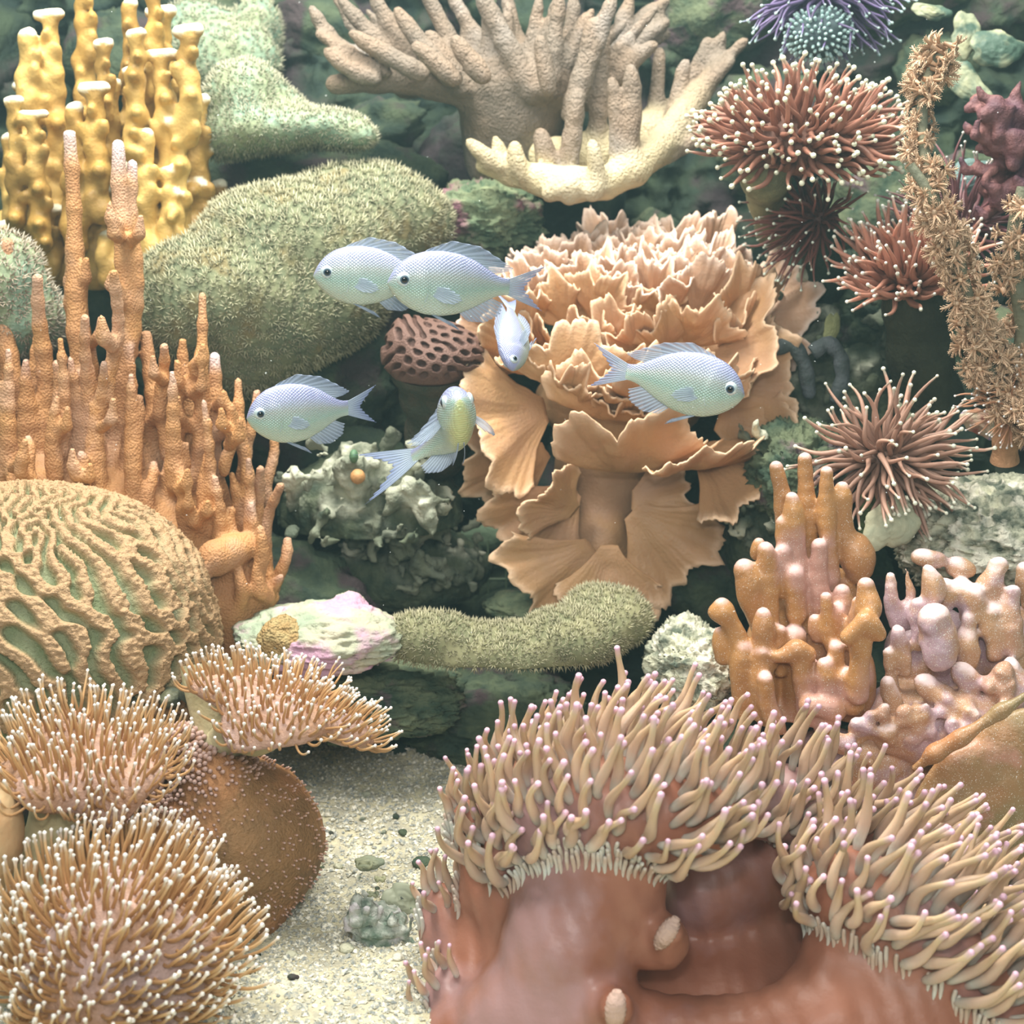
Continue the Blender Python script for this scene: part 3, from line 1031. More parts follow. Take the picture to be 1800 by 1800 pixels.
def fire_coral():
    m = M('yellow_coral', (192, 148, 66), alt=(166, 128, 60), scale=26, tip=(250, 246, 214), rough=0.5, bump=0.3, bscale=300, third=(216, 176, 92), tscale=12, sss=.08)
    base = at(190, 420, 1.24); base[2] -= .03
    t = thing('fire_coral', 'knobbly mustard-yellow coral colony of upright columns with creamy white tips, upper left', 'coral', base)
    F = Field([-.50, 1.13, .37], [-.20, 1.34, .72], .0024, .0016)
    r = np.random.default_rng(8)
    cols = [(48, 65, 60, 380), (85, 30, 110, 300), (150, -30, 150, 260), (182, 80, 185, 300), (230, 10, 232, 240), (262, 70, 262, 330), (240, 62, 235, 260), (282, 25, 300, 260),
            (331, 58, 332, 230), (50, 155, 62, 300), (25, 180, 30, 380), (60, 205, 75, 420), (132, 195, 132, 420), (165, 160, 175, 360), (196, 150, 200, 380), (232, 128, 250, 400),
            (284, 100, 300, 330), (313, 218, 318, 420), (350, 180, 340, 330), (15, 245, 20, 440), (95, 260, 100, 460), (150, 280, 160, 470), (285, 312, 280, 430), (300, 306, 300, 430),
            (272, 350, 272, 440), (300, 345, 305, 450), (372, 370, 360, 440), (310, 415, 312, 460), (340, 412, 345, 460), (190, 418, 195, 480), (70, 395, 80, 480), (30, 330, 40, 470),
            (215, 300, 215, 470), (255, 240, 262, 460), (350, 270, 350, 440), (115, 330, 118, 470), (88, 375, 90, 470), (270, -10, 275, 150), (385, 330, 365, 430), (5, 400, 10, 480), (340, 330, 335, 450),
            (170, 340, 175, 480), (232, 400, 236, 490), (140, 400, 145, 500)]
    for i, (tx, ty, rx, ry) in enumerate(cols):
        Y = 1.24 + r.uniform(-.045, .05) - (ty / 480) * .03
        n = max(3, int((ry - ty) / 30))
        w = r.uniform(9, 13.5)
        prev = None
        for j in range(n + 1):
            k = j / n
            x = tx + (rx - tx) * k + 4 * math.sin(j * 2.1 + i); y = ty + w * .8 + (ry - ty) * k
            R = w * (1 + .5 * k) * (1.15 if j % 2 == 0 else .92)
            q = (x, y, Y + .004 * math.sin(j * 1.7), R)
            if prev is not None: px_chain(F, [prev, q])
            prev = q
            if j > 0 and r.random() < .75:   # side knobs
                sx = r.choice([-1, 1]) * R * r.uniform(.5, 1.0)
                px_chain(F, [q, (x + sx, y - R * .5, Y - .006, R * .55), (x + sx * 1.1, y - R * 1.1, Y - .009, R * .5)])
            elif j > 0:
                px_chain(F, [q, (x + r.uniform(-6, 6), y - 4, Y - .018, R * .6)])
        wt = 1.0
        # creamy tips, often widened sideways into a small crest
        sp = r.choice([4, 10, 18])
        px_chain(F, [(tx - sp, ty - w * .2, Y - .001, w * .82), (tx + sp, ty - w * .3 - 2, Y - .001, w * .82)], [wt, wt])
    for (x, y, R) in ((60, 470, 80), (200, 500, 90), (310, 480, 70), (20, 420, 50), (340, 400, 46)):
        F.ell(at(x, y, 1.27), [R * ps(1.27), .03, R * ps(1.27)])
    V, Q, a = F.mesh(lambda P: .0009 * fbm(P * 70, 2, 14), band=.008)
    N = vert_normals(V, Q)
    build('columns', Mesh().add(V, Q, tip=smooth01(a, .45, .8) * smooth01(N[:, 2], -.5, .2)), m, t)
    V, q, tt = rock_geo([base[0], 1.33, .38], [.15, .06, .11], 5, .22, 1.6)
    build('rock_foot', Mesh().add(V, q, tt), m_rockd, t)


fire_coral()


def finger_stony():
    m = M('orange_stony_coral', (200, 142, 80), alt=(184, 128, 76), scale=24, tip=(236, 196, 190), rough=0.38, bump=0.2, bscale=260, third=(198, 146, 128), tscale=16, thr3=(.54, .64), spec=.5, sss=.06, speck=.5)
    mp = M('pink_stony_coral', (204, 156, 112), alt=(196, 146, 116), scale=30, tip=(242, 216, 214), rough=0.42, bump=0.25, bscale=260, third=(196, 162, 172), tscale=26, thr3=(.48, .58), spec=.5, sss=.06, speck=.9)
    base = at(1400, 1290, .93)
    t = thing('finger_coral', 'orange stony finger coral with a cluster of tall knobby columns beside the anemone', 'coral', base)
    F = Field([.13, .85, .10], [.305, 1.02, .345], .0017, .0015)
    C_ = [  # tip x,y  root x,y  Y radius
        [(1364, 822), (1376, 870), (1380, 940), (1385, 1000), .96, 13], [(1415, 808), (1418, 880), (1424, 960), (1425, 1020), .955, 14],
        [(1392, 876), (1398, 940), (1405, 1020), (1410, 1100), .94, 16], [(1453, 830), (1452, 900), (1456, 960), (1460, 1040), .945, 13],
        [(1481, 858), (1481, 900), (1488, 960), (1505, 1010), .95, 14], [(1452, 885), (1478, 872), .948, 10], [(1376, 920), (1378, 990), (1382, 1060), .94, 13],
        [(1512, 1000), (1505, 960), .95, 26], [(1345, 965), (1350, 1010), .93, 12], [(1334, 955), (1330, 975), .95, 10], [(1347, 970), (1350, 1040), (1355, 1120), .93, 16],
        [(1376, 970), (1382, 1040), .935, 14], [(1308, 1000), (1320, 1020), (1318, 1040), .93, 19], [(1310, 1020), (1318, 1060), (1335, 1100), .93, 15],
        [(1268, 1065), (1280, 1090), .92, 15], [(1255, 1075), (1275, 1080), .92, 11], [(1285, 1090), (1300, 1130), (1320, 1170), .92, 14],
        [(1266, 1112), (1270, 1140), (1272, 1155), .925, 13], [(1342, 1080), (1342, 1130), (1350, 1160), .915, 17], [(1395, 1120), (1400, 1200), (1410, 1260), .925, 22],
        [(1452, 1050), (1456, 1090), (1462, 1140), .915, 11], [(1470, 1075), (1478, 1110), (1480, 1160), .92, 14], [(1522, 1028), (1525, 1060), (1520, 1100), .90, 16],
        [(1530, 1055), (1532, 1075), .895, 14], [(1490, 1120), (1520, 1090), (1545, 1115), .885, 14], [(1512, 1105), (1512, 1150), (1508, 1220), .89, 17],
        [(1432, 1090), (1436, 1120), .92, 11], [(1340, 1150), (1338, 1200), (1345, 1260), .91, 18], [(1305, 1140), (1300, 1190), (1310, 1250), .915, 17],
        [(1385, 1150), (1400, 1140), (1420, 1150), .905, 13], [(1365, 1155), (1385, 1150), .905, 9], [(1405, 1150), (1412, 1210), (1420, 1260), .905, 15],
        [(1345, 1195), (1350, 1240), (1370, 1290), .90, 14], [(1450, 1170), (1460, 1230), (1450, 1290), .90, 16], [(1425, 1170), (1440, 1250), .91, 15],
        [(1370, 1110), (1372, 1180), .92, 12], [(1440, 960), (1440, 1040), (1440, 1120), .935, 16], [(1480, 1040), (1490, 1100), .93, 18], [(1396, 1010), (1400, 1080), .93, 18],
        [(1420, 1240), (1450, 1240), (1470, 1250), .895, 17], [(1490, 1190), (1500, 1240), .90, 20], [(1510, 1060), (1500, 1130), .91, 16], [(1470, 1140), (1470, 1190), .905, 13]]
    for c in C_:
        pts = c[:-2]; Y, R = c[-2], c[-1]
        n = len(pts)
        kk = np.linspace(0, n - 1, (n - 1) * 3 + 1)
        X = np.interp(kk, range(n), [p[0] for p in pts]); Yp = np.interp(kk, range(n), [p[1] for p in pts])
        rr = R * (1 + .13 * np.cos(kk * 4.2 + c[0][0])) * (.92 + .08 * kk)
        a = np.where(kk < .3, 1.0 if c[0][1] < c[1][1] - 5 else 0.2, 0.0)
        px_chain(F, list(zip(X, Yp, np.full(len(X), Y), rr)), a)
    for (x, y, Y, rx, rz) in ((1400, 1150, .955, 95, 130), (1460, 1080, .965, 60, 90), (1400, 1250, .945, 100, 60), (1490, 1200, .94, 50, 90), (1330, 1200, .945, 40, 80)):
        F.ell(at(x, y, Y), [rx * ps(Y), .03, rz * ps(Y)])
    V, Q, a = F.mesh(lambda P: .0006 * fbm(P * 80, 2, 14), band=.006)
    N = vert_normals(V, Q)
    build('columns', Mesh().add(V, Q, tip=smooth01(a, .4, .95) * smooth01(N[:, 2], 0, .8) * .9), m, t)

    base = at(1680, 1300, .93)
    t = thing('finger_coral', 'pinkish stony coral with short thick knobs joined to an orange plate at the right edge', 'coral', base)
    F = Field([.20, .80, .02], [.47, 1.0, .275], .0019, .0017)
    K = [[(1567, 1012), (1572, 1060), (1585, 1120), .93, 13], [(1592, 1000), (1600, 1040), (1600, 1100), .93, 12], [(1630, 1000), (1640, 1040), (1632, 1080), .92, 17], [(1615, 980), (1650, 985), .94, 14],
         [(1675, 995), (1700, 1000), .94, 14], [(1755, 995), (1740, 1030), (1735, 1080), .93, 17], [(1690, 1040), (1700, 1080), .93, 20], [(1610, 1060), (1612, 1130), .92, 16],
         [(1780, 1040), (1775, 1090), (1780, 1140), .92, 18], [(1640, 1090), (1655, 1110), (1650, 1150), .90, 28], [(1700, 1090), (1700, 1160), .92, 20], [(1580, 1110), (1590, 1180), .915, 16],
         [(1740, 1080), (1745, 1150), .92, 18], [(1590, 1060), (1595, 1090), .93, 13], [(1780, 1170), (1790, 1200), .905, 18], [(1560, 1150), (1570, 1220), .915, 16], [(1660, 1030), (1665, 1070), .93, 15],
         [(1715, 1045), (1715, 1075), .92, 12], [(1800, 1000), (1810, 1060), .94, 16], [(1560, 1200), (1575, 1260), .90, 18], [(1690, 1180), (1710, 1200), .90, 16], [(1620, 1200), (1640, 1220), .90, 16]]
    for c in K:
        pts = c[:-2]; Y, R = c[-2], c[-1]; n = len(pts)
        kk = np.linspace(0, n - 1, (n - 1) * 3 + 1)
        X = np.interp(kk, range(n), [p[0] for p in pts]); Yp = np.interp(kk, range(n), [p[1] for p in pts])
        rr = R * (1 + .14 * np.cos(kk * 4.2 + c[0][0])) * (1 + .1 * kk)
        px_chain(F, list(zip(X, Yp, np.full(len(X), Y), rr)), np.where(kk < .4, 1.0, 0.0))
    for (x, y, Y, rx, rz) in ((1640, 1150, .955, 90, 90), (1760, 1130, .955, 80, 80), (1600, 1260, .925, 90, 70), (1700, 1260, .91, 110, 60), (1530, 1340, .91, 90, 60), (1600, 1400, .90, 80, 70), (1470, 1330, .92, 80, 50)):
        F.ell(at(x, y, Y), [rx * ps(Y), .03, rz * ps(Y)])
    # sloping encrusting plate with a raised rim
    px_chain(F, [(1560, 1290, .89, 30), (1620, 1310, .89, 34), (1700, 1260, .90, 34), (1790, 1215, .90, 34)])
    rr_ = np.random.default_rng(31)
    for _ in range(60):
        u_ = rr_.random(); x = 1470 + 330 * u_; y = 1330 - 110 * u_ + rr_.uniform(-60, 30)
        px_chain(F, [(x, y, .875 + (y < 1240) * .02, rr_.uniform(6, 14)), (x + rr_.uniform(-16, 16), y + rr_.uniform(4, 16), .885, rr_.uniform(8, 14))], [rr_.choice([0, 0, .9]), 0])
    Fp = Field([.24, .80, .02], [.47, .96, .21], .0022, .004)
    px_chain(Fp, [(1830, 1205, .848, 9), (1760, 1250, .85, 10), (1690, 1295, .85, 10), (1640, 1325, .853, 11), (1610, 1350, .858, 12)])
    for (x, y, Y, rx, rz) in ((1730, 1370, .862, 110, 75), (1810, 1330, .864, 110, 100), (1690, 1410, .862, 90, 60), (1780, 1450, .860, 110, 80)):
        Fp.ell(at(x, y, Y), [rx * ps(Y), .012, rz * ps(Y)])
    Vp, Qp, ap = Fp.mesh(lambda P: .0012 * fbm(P * 50, 3, 14) + .0030 * np.maximum(0, fbm(P * 34, 2, 18)), band=.008)
    build('plate', Mesh().add(Vp, Qp), M('coral_plate', (190, 126, 76), alt=(150, 128, 84), scale=16, third=(206, 146, 120), tscale=26, rough=.4, bump=.25, speck=.5, thr3=(.56, .68), spec=.5), t)
    V, Q, a = F.mesh(lambda P: .0016 * fbm(P * 80, 3, 14) + .0050 * np.maximum(0, fbm(P * 40, 2, 18)), band=.008)
    N = vert_normals(V, Q)
    build('knobs', Mesh().add(V, Q, tip=smooth01(a, .4, .95) * smooth01(N[:, 2], 0, .8)), mp, t)
    V, q, tt = rock_geo(at(1640, 1420, .95) - [0, 0, .05], [.17, .07, .12], 15, .2, 1.6)
    V[:, 2] = np.maximum(V[:, 2], -.01)
    rockthing('live_rock', 'dark rubble rock carrying the orange finger corals, behind the anemone', 'rock', at(1560, 1360, .985) - [0, 0, .02], [.20, .08, .09], m_rockd, seed=15, amp=.2, freq=1.7)


finger_stony()
# ------------------------------------------------------------------ soft corals of the middle and the back
def tufts(parent, P, N, size, mat, arms=6, spread=.9, name='polyps'):
    """countless tiny star tufts: each a ring of slim three-sided spikes"""
    n = len(P)
    h = nrm(N + RNG.normal(0, .18, N.shape))
    ref = np.where(np.abs(h[:, 2:3]) < .9, EZ[None], EX[None])
    a = nrm(np.cross(ref, h)); b = np.cross(h, a)
    Vs = []
    for k in range(arms):
        th = k / arms * 2 * math.pi + RNG.random(n) * .5
        d = a * np.cos(th)[:, None] + b * np.sin(th)[:, None]
        e = np.cross(h, d)
        tipp = P + (h * 1.0 + d * spread) * size[:, None]
        w = size[:, None] * .17
        c0 = P + d * w * 1.2
        Vs.append(np.stack([c0 + e * w, c0 - e * w, P + h * w * 1.5 + d * w * 2.2, tipp], 1))
    V = np.stack(Vs, 1)
    T0 = np.array([[0, 1, 3], [1, 2, 3], [2, 0, 3]])
    T = (T0[None] + (np.arange(n * arms) * 4)[:, None, None]).reshape(-1, 3)
    rnd = np.repeat(RNG.random(n), arms * 4)
    tip = np.tile(np.array([0, 0, .3, 1.0]), n * arms)
    o = build(name, Mesh().add(V.reshape(-1, 3), T=T, rnd=rnd, tip=tip), mat, parent)
    o['kind'] = 'stuff'
    return o


m_fuzz = M('green_polyps', (152, 152, 114), tip=(206, 202, 164), rough=.7, rnd=.35)
m_fuzzw = M('pale_polyps', (150, 158, 124), tip=(212, 208, 176), rough=.7, rnd=.3)
m_mat = M('polyp_mat', (126, 130, 94), alt=(106, 116, 86), scale=40, third=(128, 118, 78), tscale=30, rough=.9, bump=.6)
m_matw = M('pale_polyp_mat', (128, 158, 134), alt=(146, 160, 122), scale=30, rough=.9, bump=.6)


def fuzzy(name, label, blobs, lo, hi, dens, size, mat, matp, base, h=.003, k=.006, dispf=26, amp=.004, seed=3, arms=6, feet=None, nz=-2, cat='coral'):
    t = thing(name, label, cat, base)
    F = Field(lo, hi, h, k)
    for b in blobs:
        F.ell(at(b[0], b[1], b[2]), [b[3] * ps(b[2]), b[5], b[4] * ps(b[2])])
    V, Q, a = F.mesh(lambda P: amp * fbm(P * dispf, 3, seed), band=.02)
    build('mat', Mesh().add(V, Q), mat, t)
    P, N, kk = face_sample(V, Q, dens * 3)
    ok = ((N * nrm(CAMPOS - P)).sum(1) > -.25) & (N[:, 2] > nz)
    P, N = P[ok], N[ok]
    i = thin(P, size * .95, dens); P, N = P[i], N[i]
    tufts(t, P, N + [0, 0, .15], size * RNG.uniform(.7, 1.25, len(P)), matp, arms)
    if feet is not None:
        V, q, tt = rock_geo(*feet)
        build('rock_foot', Mesh().add(V, q, tt), m_rockd, t)
    return t


b = at(500, 640, 1.2)
fuzzy('polyp_leather_coral', 'wide olive-green mound of fuzzy polyps sloping down behind the swimming fish',
      [(400, 520, 1.17, 165, 110, .07), (520, 440, 1.20, 180, 110, .07), (640, 390, 1.24, 150, 95, .06), (330, 560, 1.16, 100, 80, .06), (470, 560, 1.17, 150, 95, .06), (420, 620, 1.17, 110, 70, .05), (560, 520, 1.19, 120, 90, .06)],
      [-.40, 1.06, .26], [.02, 1.34, .52], 4600, .0050, m_mat, m_fuzz, b, feet=(at(470, 640, 1.25), [.12, .07, .08], 6, .25, 1.7))
b = at(450, 290, 1.30)
fuzzy('polyp_leather_coral', 'pale green fuzzy coral plate with a raised hump, above the olive mound',
      [(430, 170, 1.27, 62, 55, .04), (400, 235, 1.26, 60, 42, .04), (470, 225, 1.25, 80, 34, .04), (560, 222, 1.25, 75, 26, .035), (620, 240, 1.25, 40, 16, .03), (480, 190, 1.28, 50, 28, .03)],
      [-.34, 1.16, .46], [-.10, 1.36, .66], 1900, .0042, m_matw, m_fuzzw, b, feet=(at(520, 330, 1.36), [.13, .06, .05], 16, .2, 1.7))
b = at(400, 180, 1.42)
fuzzy('polyp_leather_coral', 'hazy blue-green coral plate at the back between the yellow coral and the branched coral',
      [(350, 80, 1.40, 70, 70, .03), (410, 110, 1.38, 80, 60, .03), (450, 60, 1.42, 40, 60, .03), (330, 160, 1.40, 50, 50, .03)],
      [-.42, 1.28, .50], [-.14, 1.50, .74], 1000, .0045, m_matw, m_fuzzw, b)
b = at(920, 1150, 1.02)
fuzzy('button_polyp_disc', 'curved yellowish-green disc of tiny polyps lying in front of the dark cave',
      [(760, 1125, 1.0, 85, 50, .026), (830, 1145, 1.0, 95, 50, .030), (920, 1150, 1.0, 105, 54, .034), (1010, 1115, 1.01, 95, 48, .034), (1080, 1085, 1.03, 72, 48, .032), (1050, 1075, 1.04, 60, 44, .03), (1000, 1130, 1.0, 80, 44, .03), (720, 1110, 1.01, 40, 28, .02)],
      [-.12, .93, .12], [.13, 1.1, .30], 3200, .0040, M('disc_mat', (146, 144, 104), alt=(122, 126, 90), scale=50, rough=.9), M('disc_polyps', (162, 158, 116), tip=(208, 202, 164), rough=.7, rnd=.3), b, h=.0024, k=.003, amp=.0025, dispf=36, arms=6)
b = at(40, 560, 1.10)
fuzzy('polyp_leather_coral', 'rounded greyish-beige fuzzy coral at the left edge behind the orange fingers',
      [(-10, 500, 1.12, 90, 90, .04), (40, 560, 1.13, 70, 60, .04)], [-.5, 1.02, .3], [-.30, 1.24, .5], 900, .005, m_matw,
      M('beige_polyps', (170, 150, 122), tip=(220, 212, 190), rough=.7, rnd=.3), b)


# ---- dark maze coral between the fish
def maze_coral():
    m = M('maze_coral', (84, 56, 46), tip=(120, 88, 76), rough=.6, bump=.5, bscale=700)
    base = at(760, 760, 1.16)
    t = thing('maze_coral', 'dark brown button-shaped coral with a pitted honeycomb top, under the pair of fish', 'coral', base)
    U, q, tt = sphere_grid(300, 220)
    G = maze(256, 21, 0.0, 21, 10, -.35)
    g = sample2(G, U[:, 0] * .36 + .5 + U[:, 1] * .06, U[:, 2] * .30 + U[:, 1] * .16 + .5)
    g = smooth01(-g, -.5, .6)
    top = smooth01(U[:, 2], -.55, -.15)
    g = g * top + (1 - top) * .8
    c = at(760, 628, 1.12)
    s = ps(1.12)
    d = 1 + .085 * (g - .6) * top + .07 * fbm(U * 1.3, 2, 6)
    V = c + U * np.array([86 * s, .040, 62 * s]) * d[:, None]
    lob = np.exp(-(((V[:, 0] - at(700, 590, 1.12)[0]) / .016) ** 2))
    V[:, 2] += lob * .012 * (U[:, 2] > 0) * U[:, 2]
    fl_ = c[2] - 34 * s
    V[:, 2] = np.where(V[:, 2] < fl_, fl_ + (V[:, 2] - fl_) * .55, V[:, 2])
    build('head', Mesh().add(V, q, tt, tip=np.clip(g, 0, 1)), m, t)
    mm = Mesh()
    P = np.array([c - [0, 0, 20 * s], c - [0, -.005, 60 * s], c - [-.002, -.012, 110 * s], c - [0, -.03, 180 * s]])
    k = np.linspace(0, 3, 14)
    P = np.stack([np.interp(k, range(4), P[:, i]) for i in range(3)], 1)
    add_tubes(mm, P[None], (np.interp(k, range(4), [74, 62, 52, 60]) * s)[None] * (1 + .05 * np.sin(k * 6)), 30)
    build('stalk', mm, M('maze_stalk', (52, 60, 44), alt=(72, 64, 48), scale=60, rough=.8, bump=.7), t)


maze_coral()


# ---- cabbage leather coral: many ruffled fronds
m_cab = M('cabbage_frond', (206, 158, 108), alt=(196, 148, 102), scale=24, tip=(236, 196, 156), rough=.45, bump=.25, bscale=400, sss=.12, rnd=.12, third=(206, 158, 118), tscale=12, attr='rim')
m_cabp = M('pinkish_frond', (206, 164, 132), alt=(200, 154, 116), scale=24, tip=(242, 212, 190), rough=.45, bump=.25, bscale=400, sss=.12, rnd=.12, attr='rim')


def frond(root, out, side, L, W, cup, ruf, nr, seed, mat, parent, curl=0.0, thick=.0016, fan=1.0, name='frond'):
    """a fan-shaped leaf from root along out, width W, with a frilled outer rim"""
    r = np.random.default_rng(seed)
    na, nb = 72, 20
    A = np.linspace(-1, 1, na)[None, :]; B = np.linspace(0, 1, nb)[:, None]
    out = nrm(np.array(out, float)); side = nrm(np.array(side, float) - out * (np.array(side) @ out)); up = np.cross(side, out)
    p1, p2, p3 = r.random(3) * 6.28
    lob = 1 + .09 * np.sin(A * 2.2 * math.pi + p1) + .05 * np.sin(A * 5.3 * math.pi + p2) + .022 * np.sin(A * 29 + p3) + .014 * r.standard_normal(na)[None]
    rim = 1 - .25 * np.abs(A) ** 3
    Rr = B * rim * (1 + (lob - 1) * B ** 2)
    ang = A * fan * (.55 + .25 * B)
    o = Rr * np.cos(ang) * L
    w = np.sin(ang) * Rr * W * 1.25 + A * W * .12
    z = cup * L * (Rr ** 2) * (1 - .3 * np.abs(A)) + curl * L * np.maximum(0, Rr - .55) ** 2 * 3
    z = z + ruf * (B ** 1.5) * (.9 * np.sin(A * nr * .62 * math.pi + p2) + .30 * np.sin(A * nr * 1.4 * math.pi + p3) * B + .12 * np.sin(A * nr * 4 * math.pi + p1) * B ** 3)
    z = z + .0003 * np.sin(A * 52 + p1 + 3 * np.sin(A * 5)) * B
    P = root + o[..., None] * out + w[..., None] * side + z[..., None] * up
    P = P + .0012 * fbm(P * 90, 2, seed)[..., None]
    du = np.gradient(P, axis=1); dv = np.gradient(P, axis=0)
    N = nrm(np.cross(du, dv))
    th = thick * (1 - .35 * B[..., None]) * (1 + .5 * smooth01(B, .9, 1.0)[..., None])
    T_ = P + N * th * .5; U_ = P - N * th * .5
    V = np.concatenate([T_.reshape(-1, 3), U_.reshape(-1, 3)])
    q = gridq(na, nb); n = na * nb
    Q = [q, q[:, ::-1] + n]
    def strip(idx):
        idx = np.asarray(idx)
        return np.stack([idx[:-1], idx[1:], idx[1:] + n, idx[:-1] + n], 1)
    i = np.arange(n).reshape(nb, na)
    Q += [strip(i[0])[:, ::-1] * 1, strip(i[-1]), strip(i[:, 0]), strip(i[:, -1])[:, ::-1]]
    rimv = np.broadcast_to(smooth01(B, .86, 1.0), (nb, na)).ravel()
    rimv = np.concatenate([rimv, rimv])
    return build(name, Mesh().add(V, np.concatenate(Q), rim=rimv, rnd=r.random()), mat, parent)


def cabbage():
    base = at(1110, 1060, 1.12)
    t = thing('cabbage_leather_coral', 'large orange cabbage leather coral of frilly folded leaves in the middle of the tank', 'coral', base)
    r = np.random.default_rng(3)
    F = Field([-.02, 1.0, .06], [.30, 1.32, .56], .004, .006)
    s = ps(1.2)
    for b in ((1120, 570, 1.225, 150, 85, .05), (1090, 700, 1.20, 150, 90, .05), (1060, 830, 1.19, 90, 100, .04), (1060, 980, 1.16, 55, 90, .02), (1240, 620, 1.22, 90, 70, .05)):
        F.ell(at(b[0], b[1], b[2]), [b[3] * s, b[5], b[4] * s])
    V, Q, a = F.mesh(lambda P: .006 * fbm(P * 30, 3, 4), band=.02)
    build('trunk', Mesh().add(V, Q), m_cab, t)
    X = np.array([1, 0, 0.])
    # hand-placed big leaves: root px,py,Y, out vector (x, y toward back, z), side, length, width, cup, ruffle
    big = [
        ((960, 720, 1.13), (-.75, -.45, -.15), (0, .35, 1), .062, .060, .25, .0045, 4),      # left fan
        ((930, 640, 1.15), (-.6, -.45, .55), (.6, .1, .8), .055, .050, .2, .005, 4),
        ((1000, 700, 1.11), (.0, -.5, .85), (1, 0, .1), .045, .050, -.25, .006, 3),            # front upright leaf with shadow under
        ((960, 790, 1.13), (-.8, -.2, -.45), (.4, .3, -.8), .056, .05, .15, .004, 4),
        ((1010, 860, 1.13), (-.75, -.25, -.75), (.8, .2, -.6), .060, .052, .15, .0045, 4),
        ((1010, 900, 1.11), (-.50, -.35, .35), (.6, .0, .7), .042, .036, .3, .004, 3),
        ((1040, 960, 1.11), (-.55, -.3, -.55), (.75, .2, -.5), .058, .058, .15, .004, 4),
        ((1070, 960, 1.10), (.0, -.15, -1), (1, 0, 0), .052, .045, .05, .003, 3),
        ((1110, 900, 1.11), (.75, -.2, -.70), (.6, .1, .8), .060, .05, .10, .004, 4),
        ((1110, 880, 1.13), (.85, -.25, .15), (.1, .3, .9), .040, .045, .2, .005, 3),
        ((1100, 830, 1.10), (.1, -.9, .30), (1, 0, 0), .050, .064, -.55, .006, 4),             # shelf over the trunk
        ((1180, 820, 1.11), (.55, -.8, .0), (1, .5, 0), .058, .060, -.35, .006, 4),
        ((1230, 790, 1.12), (.75, -.55, -.35), (.6, .5, .5), .060, .056, -.1, .005, 4),
        ((1260, 740, 1.14), (.9, -.35, -.2), (.2, .3, .9), .050, .05, -.1, .005, 4),
        ((1250, 680, 1.15), (.9, -.3, .05), (0, .2, 1), .056, .058, -.05, .005, 4),
        ((1240, 620, 1.16), (.85, -.45, .3), (.3, .5, .8), .056, .056, -.2, .005, 4),
        ((1290, 560, 1.20), (.9, -.1, .15), (.2, .4, .8), .055, .05, -.15, .003, 2),
        ((1080, 740, 1.12), (-.1, -.8, .4), (1, -.1, .0), .048, .055, -.5, .007, 4),
        ((1170, 730, 1.12), (.2, -.8, .35), (1, .1, .1), .052, .06, -.4, .006, 4),
        ((880, 590, 1.16), (-.7, -.3, .4), (.5, .2, .8), .035, .036, .2, .004, 3),
    ]
    for i, (c, o, sd, L, W, cup, ruf, nr) in enumerate(big):
        frond(at(*c), o, sd, L * 1.25, W * 1.3, cup, ruf, nr, 100 + i, m_cab if c[1] > 600 else m_cabp, t, curl=-.1)
    # crowded upright leaves of the crown
    k = 0
    for row, (y0, Y, n, x0, x1, zz) in enumerate(((520, 1.235, 8, 960, 1270, .6), (555, 1.21, 8, 940, 1280, .55), (515, 1.25, 9, 950, 1270, .85), (540, 1.22, 9, 910, 1290, .75), (560, 1.19, 9, 890, 1300, .62), (610, 1.165, 8, 900, 1290, .42), (665, 1.14, 7, 930, 1270, .25), (485, 1.27, 6, 1010, 1250, .9), (715, 1.125, 5, 980, 1220, .1))):
        for j in range(n):
            px = x0 + (x1 - x0) * (j + .5) / n + r.uniform(-14, 14)
            py = y0 + r.uniform(-12, 12)
            dx = (px - 1110) / 330
            out = np.array([dx * 1.1 + r.uniform(-.2, .2), -1.0 + zz * .75 + r.uniform(-.15, .15), zz + r.uniform(-.1, .25)])
            sd = np.array([1, dx * .6 + r.uniform(-.5, .5), r.uniform(-.5, .5)])
            frond(at(px, py, Y), out, sd, r.uniform(.038, .056), r.uniform(.030, .046), r.uniform(-.35, .1), r.uniform(.004, .007), r.uniform(3, 5), 300 + k, m_cabp if py < 560 else m_cab, t, curl=-.15)
            k += 1


cabbage()
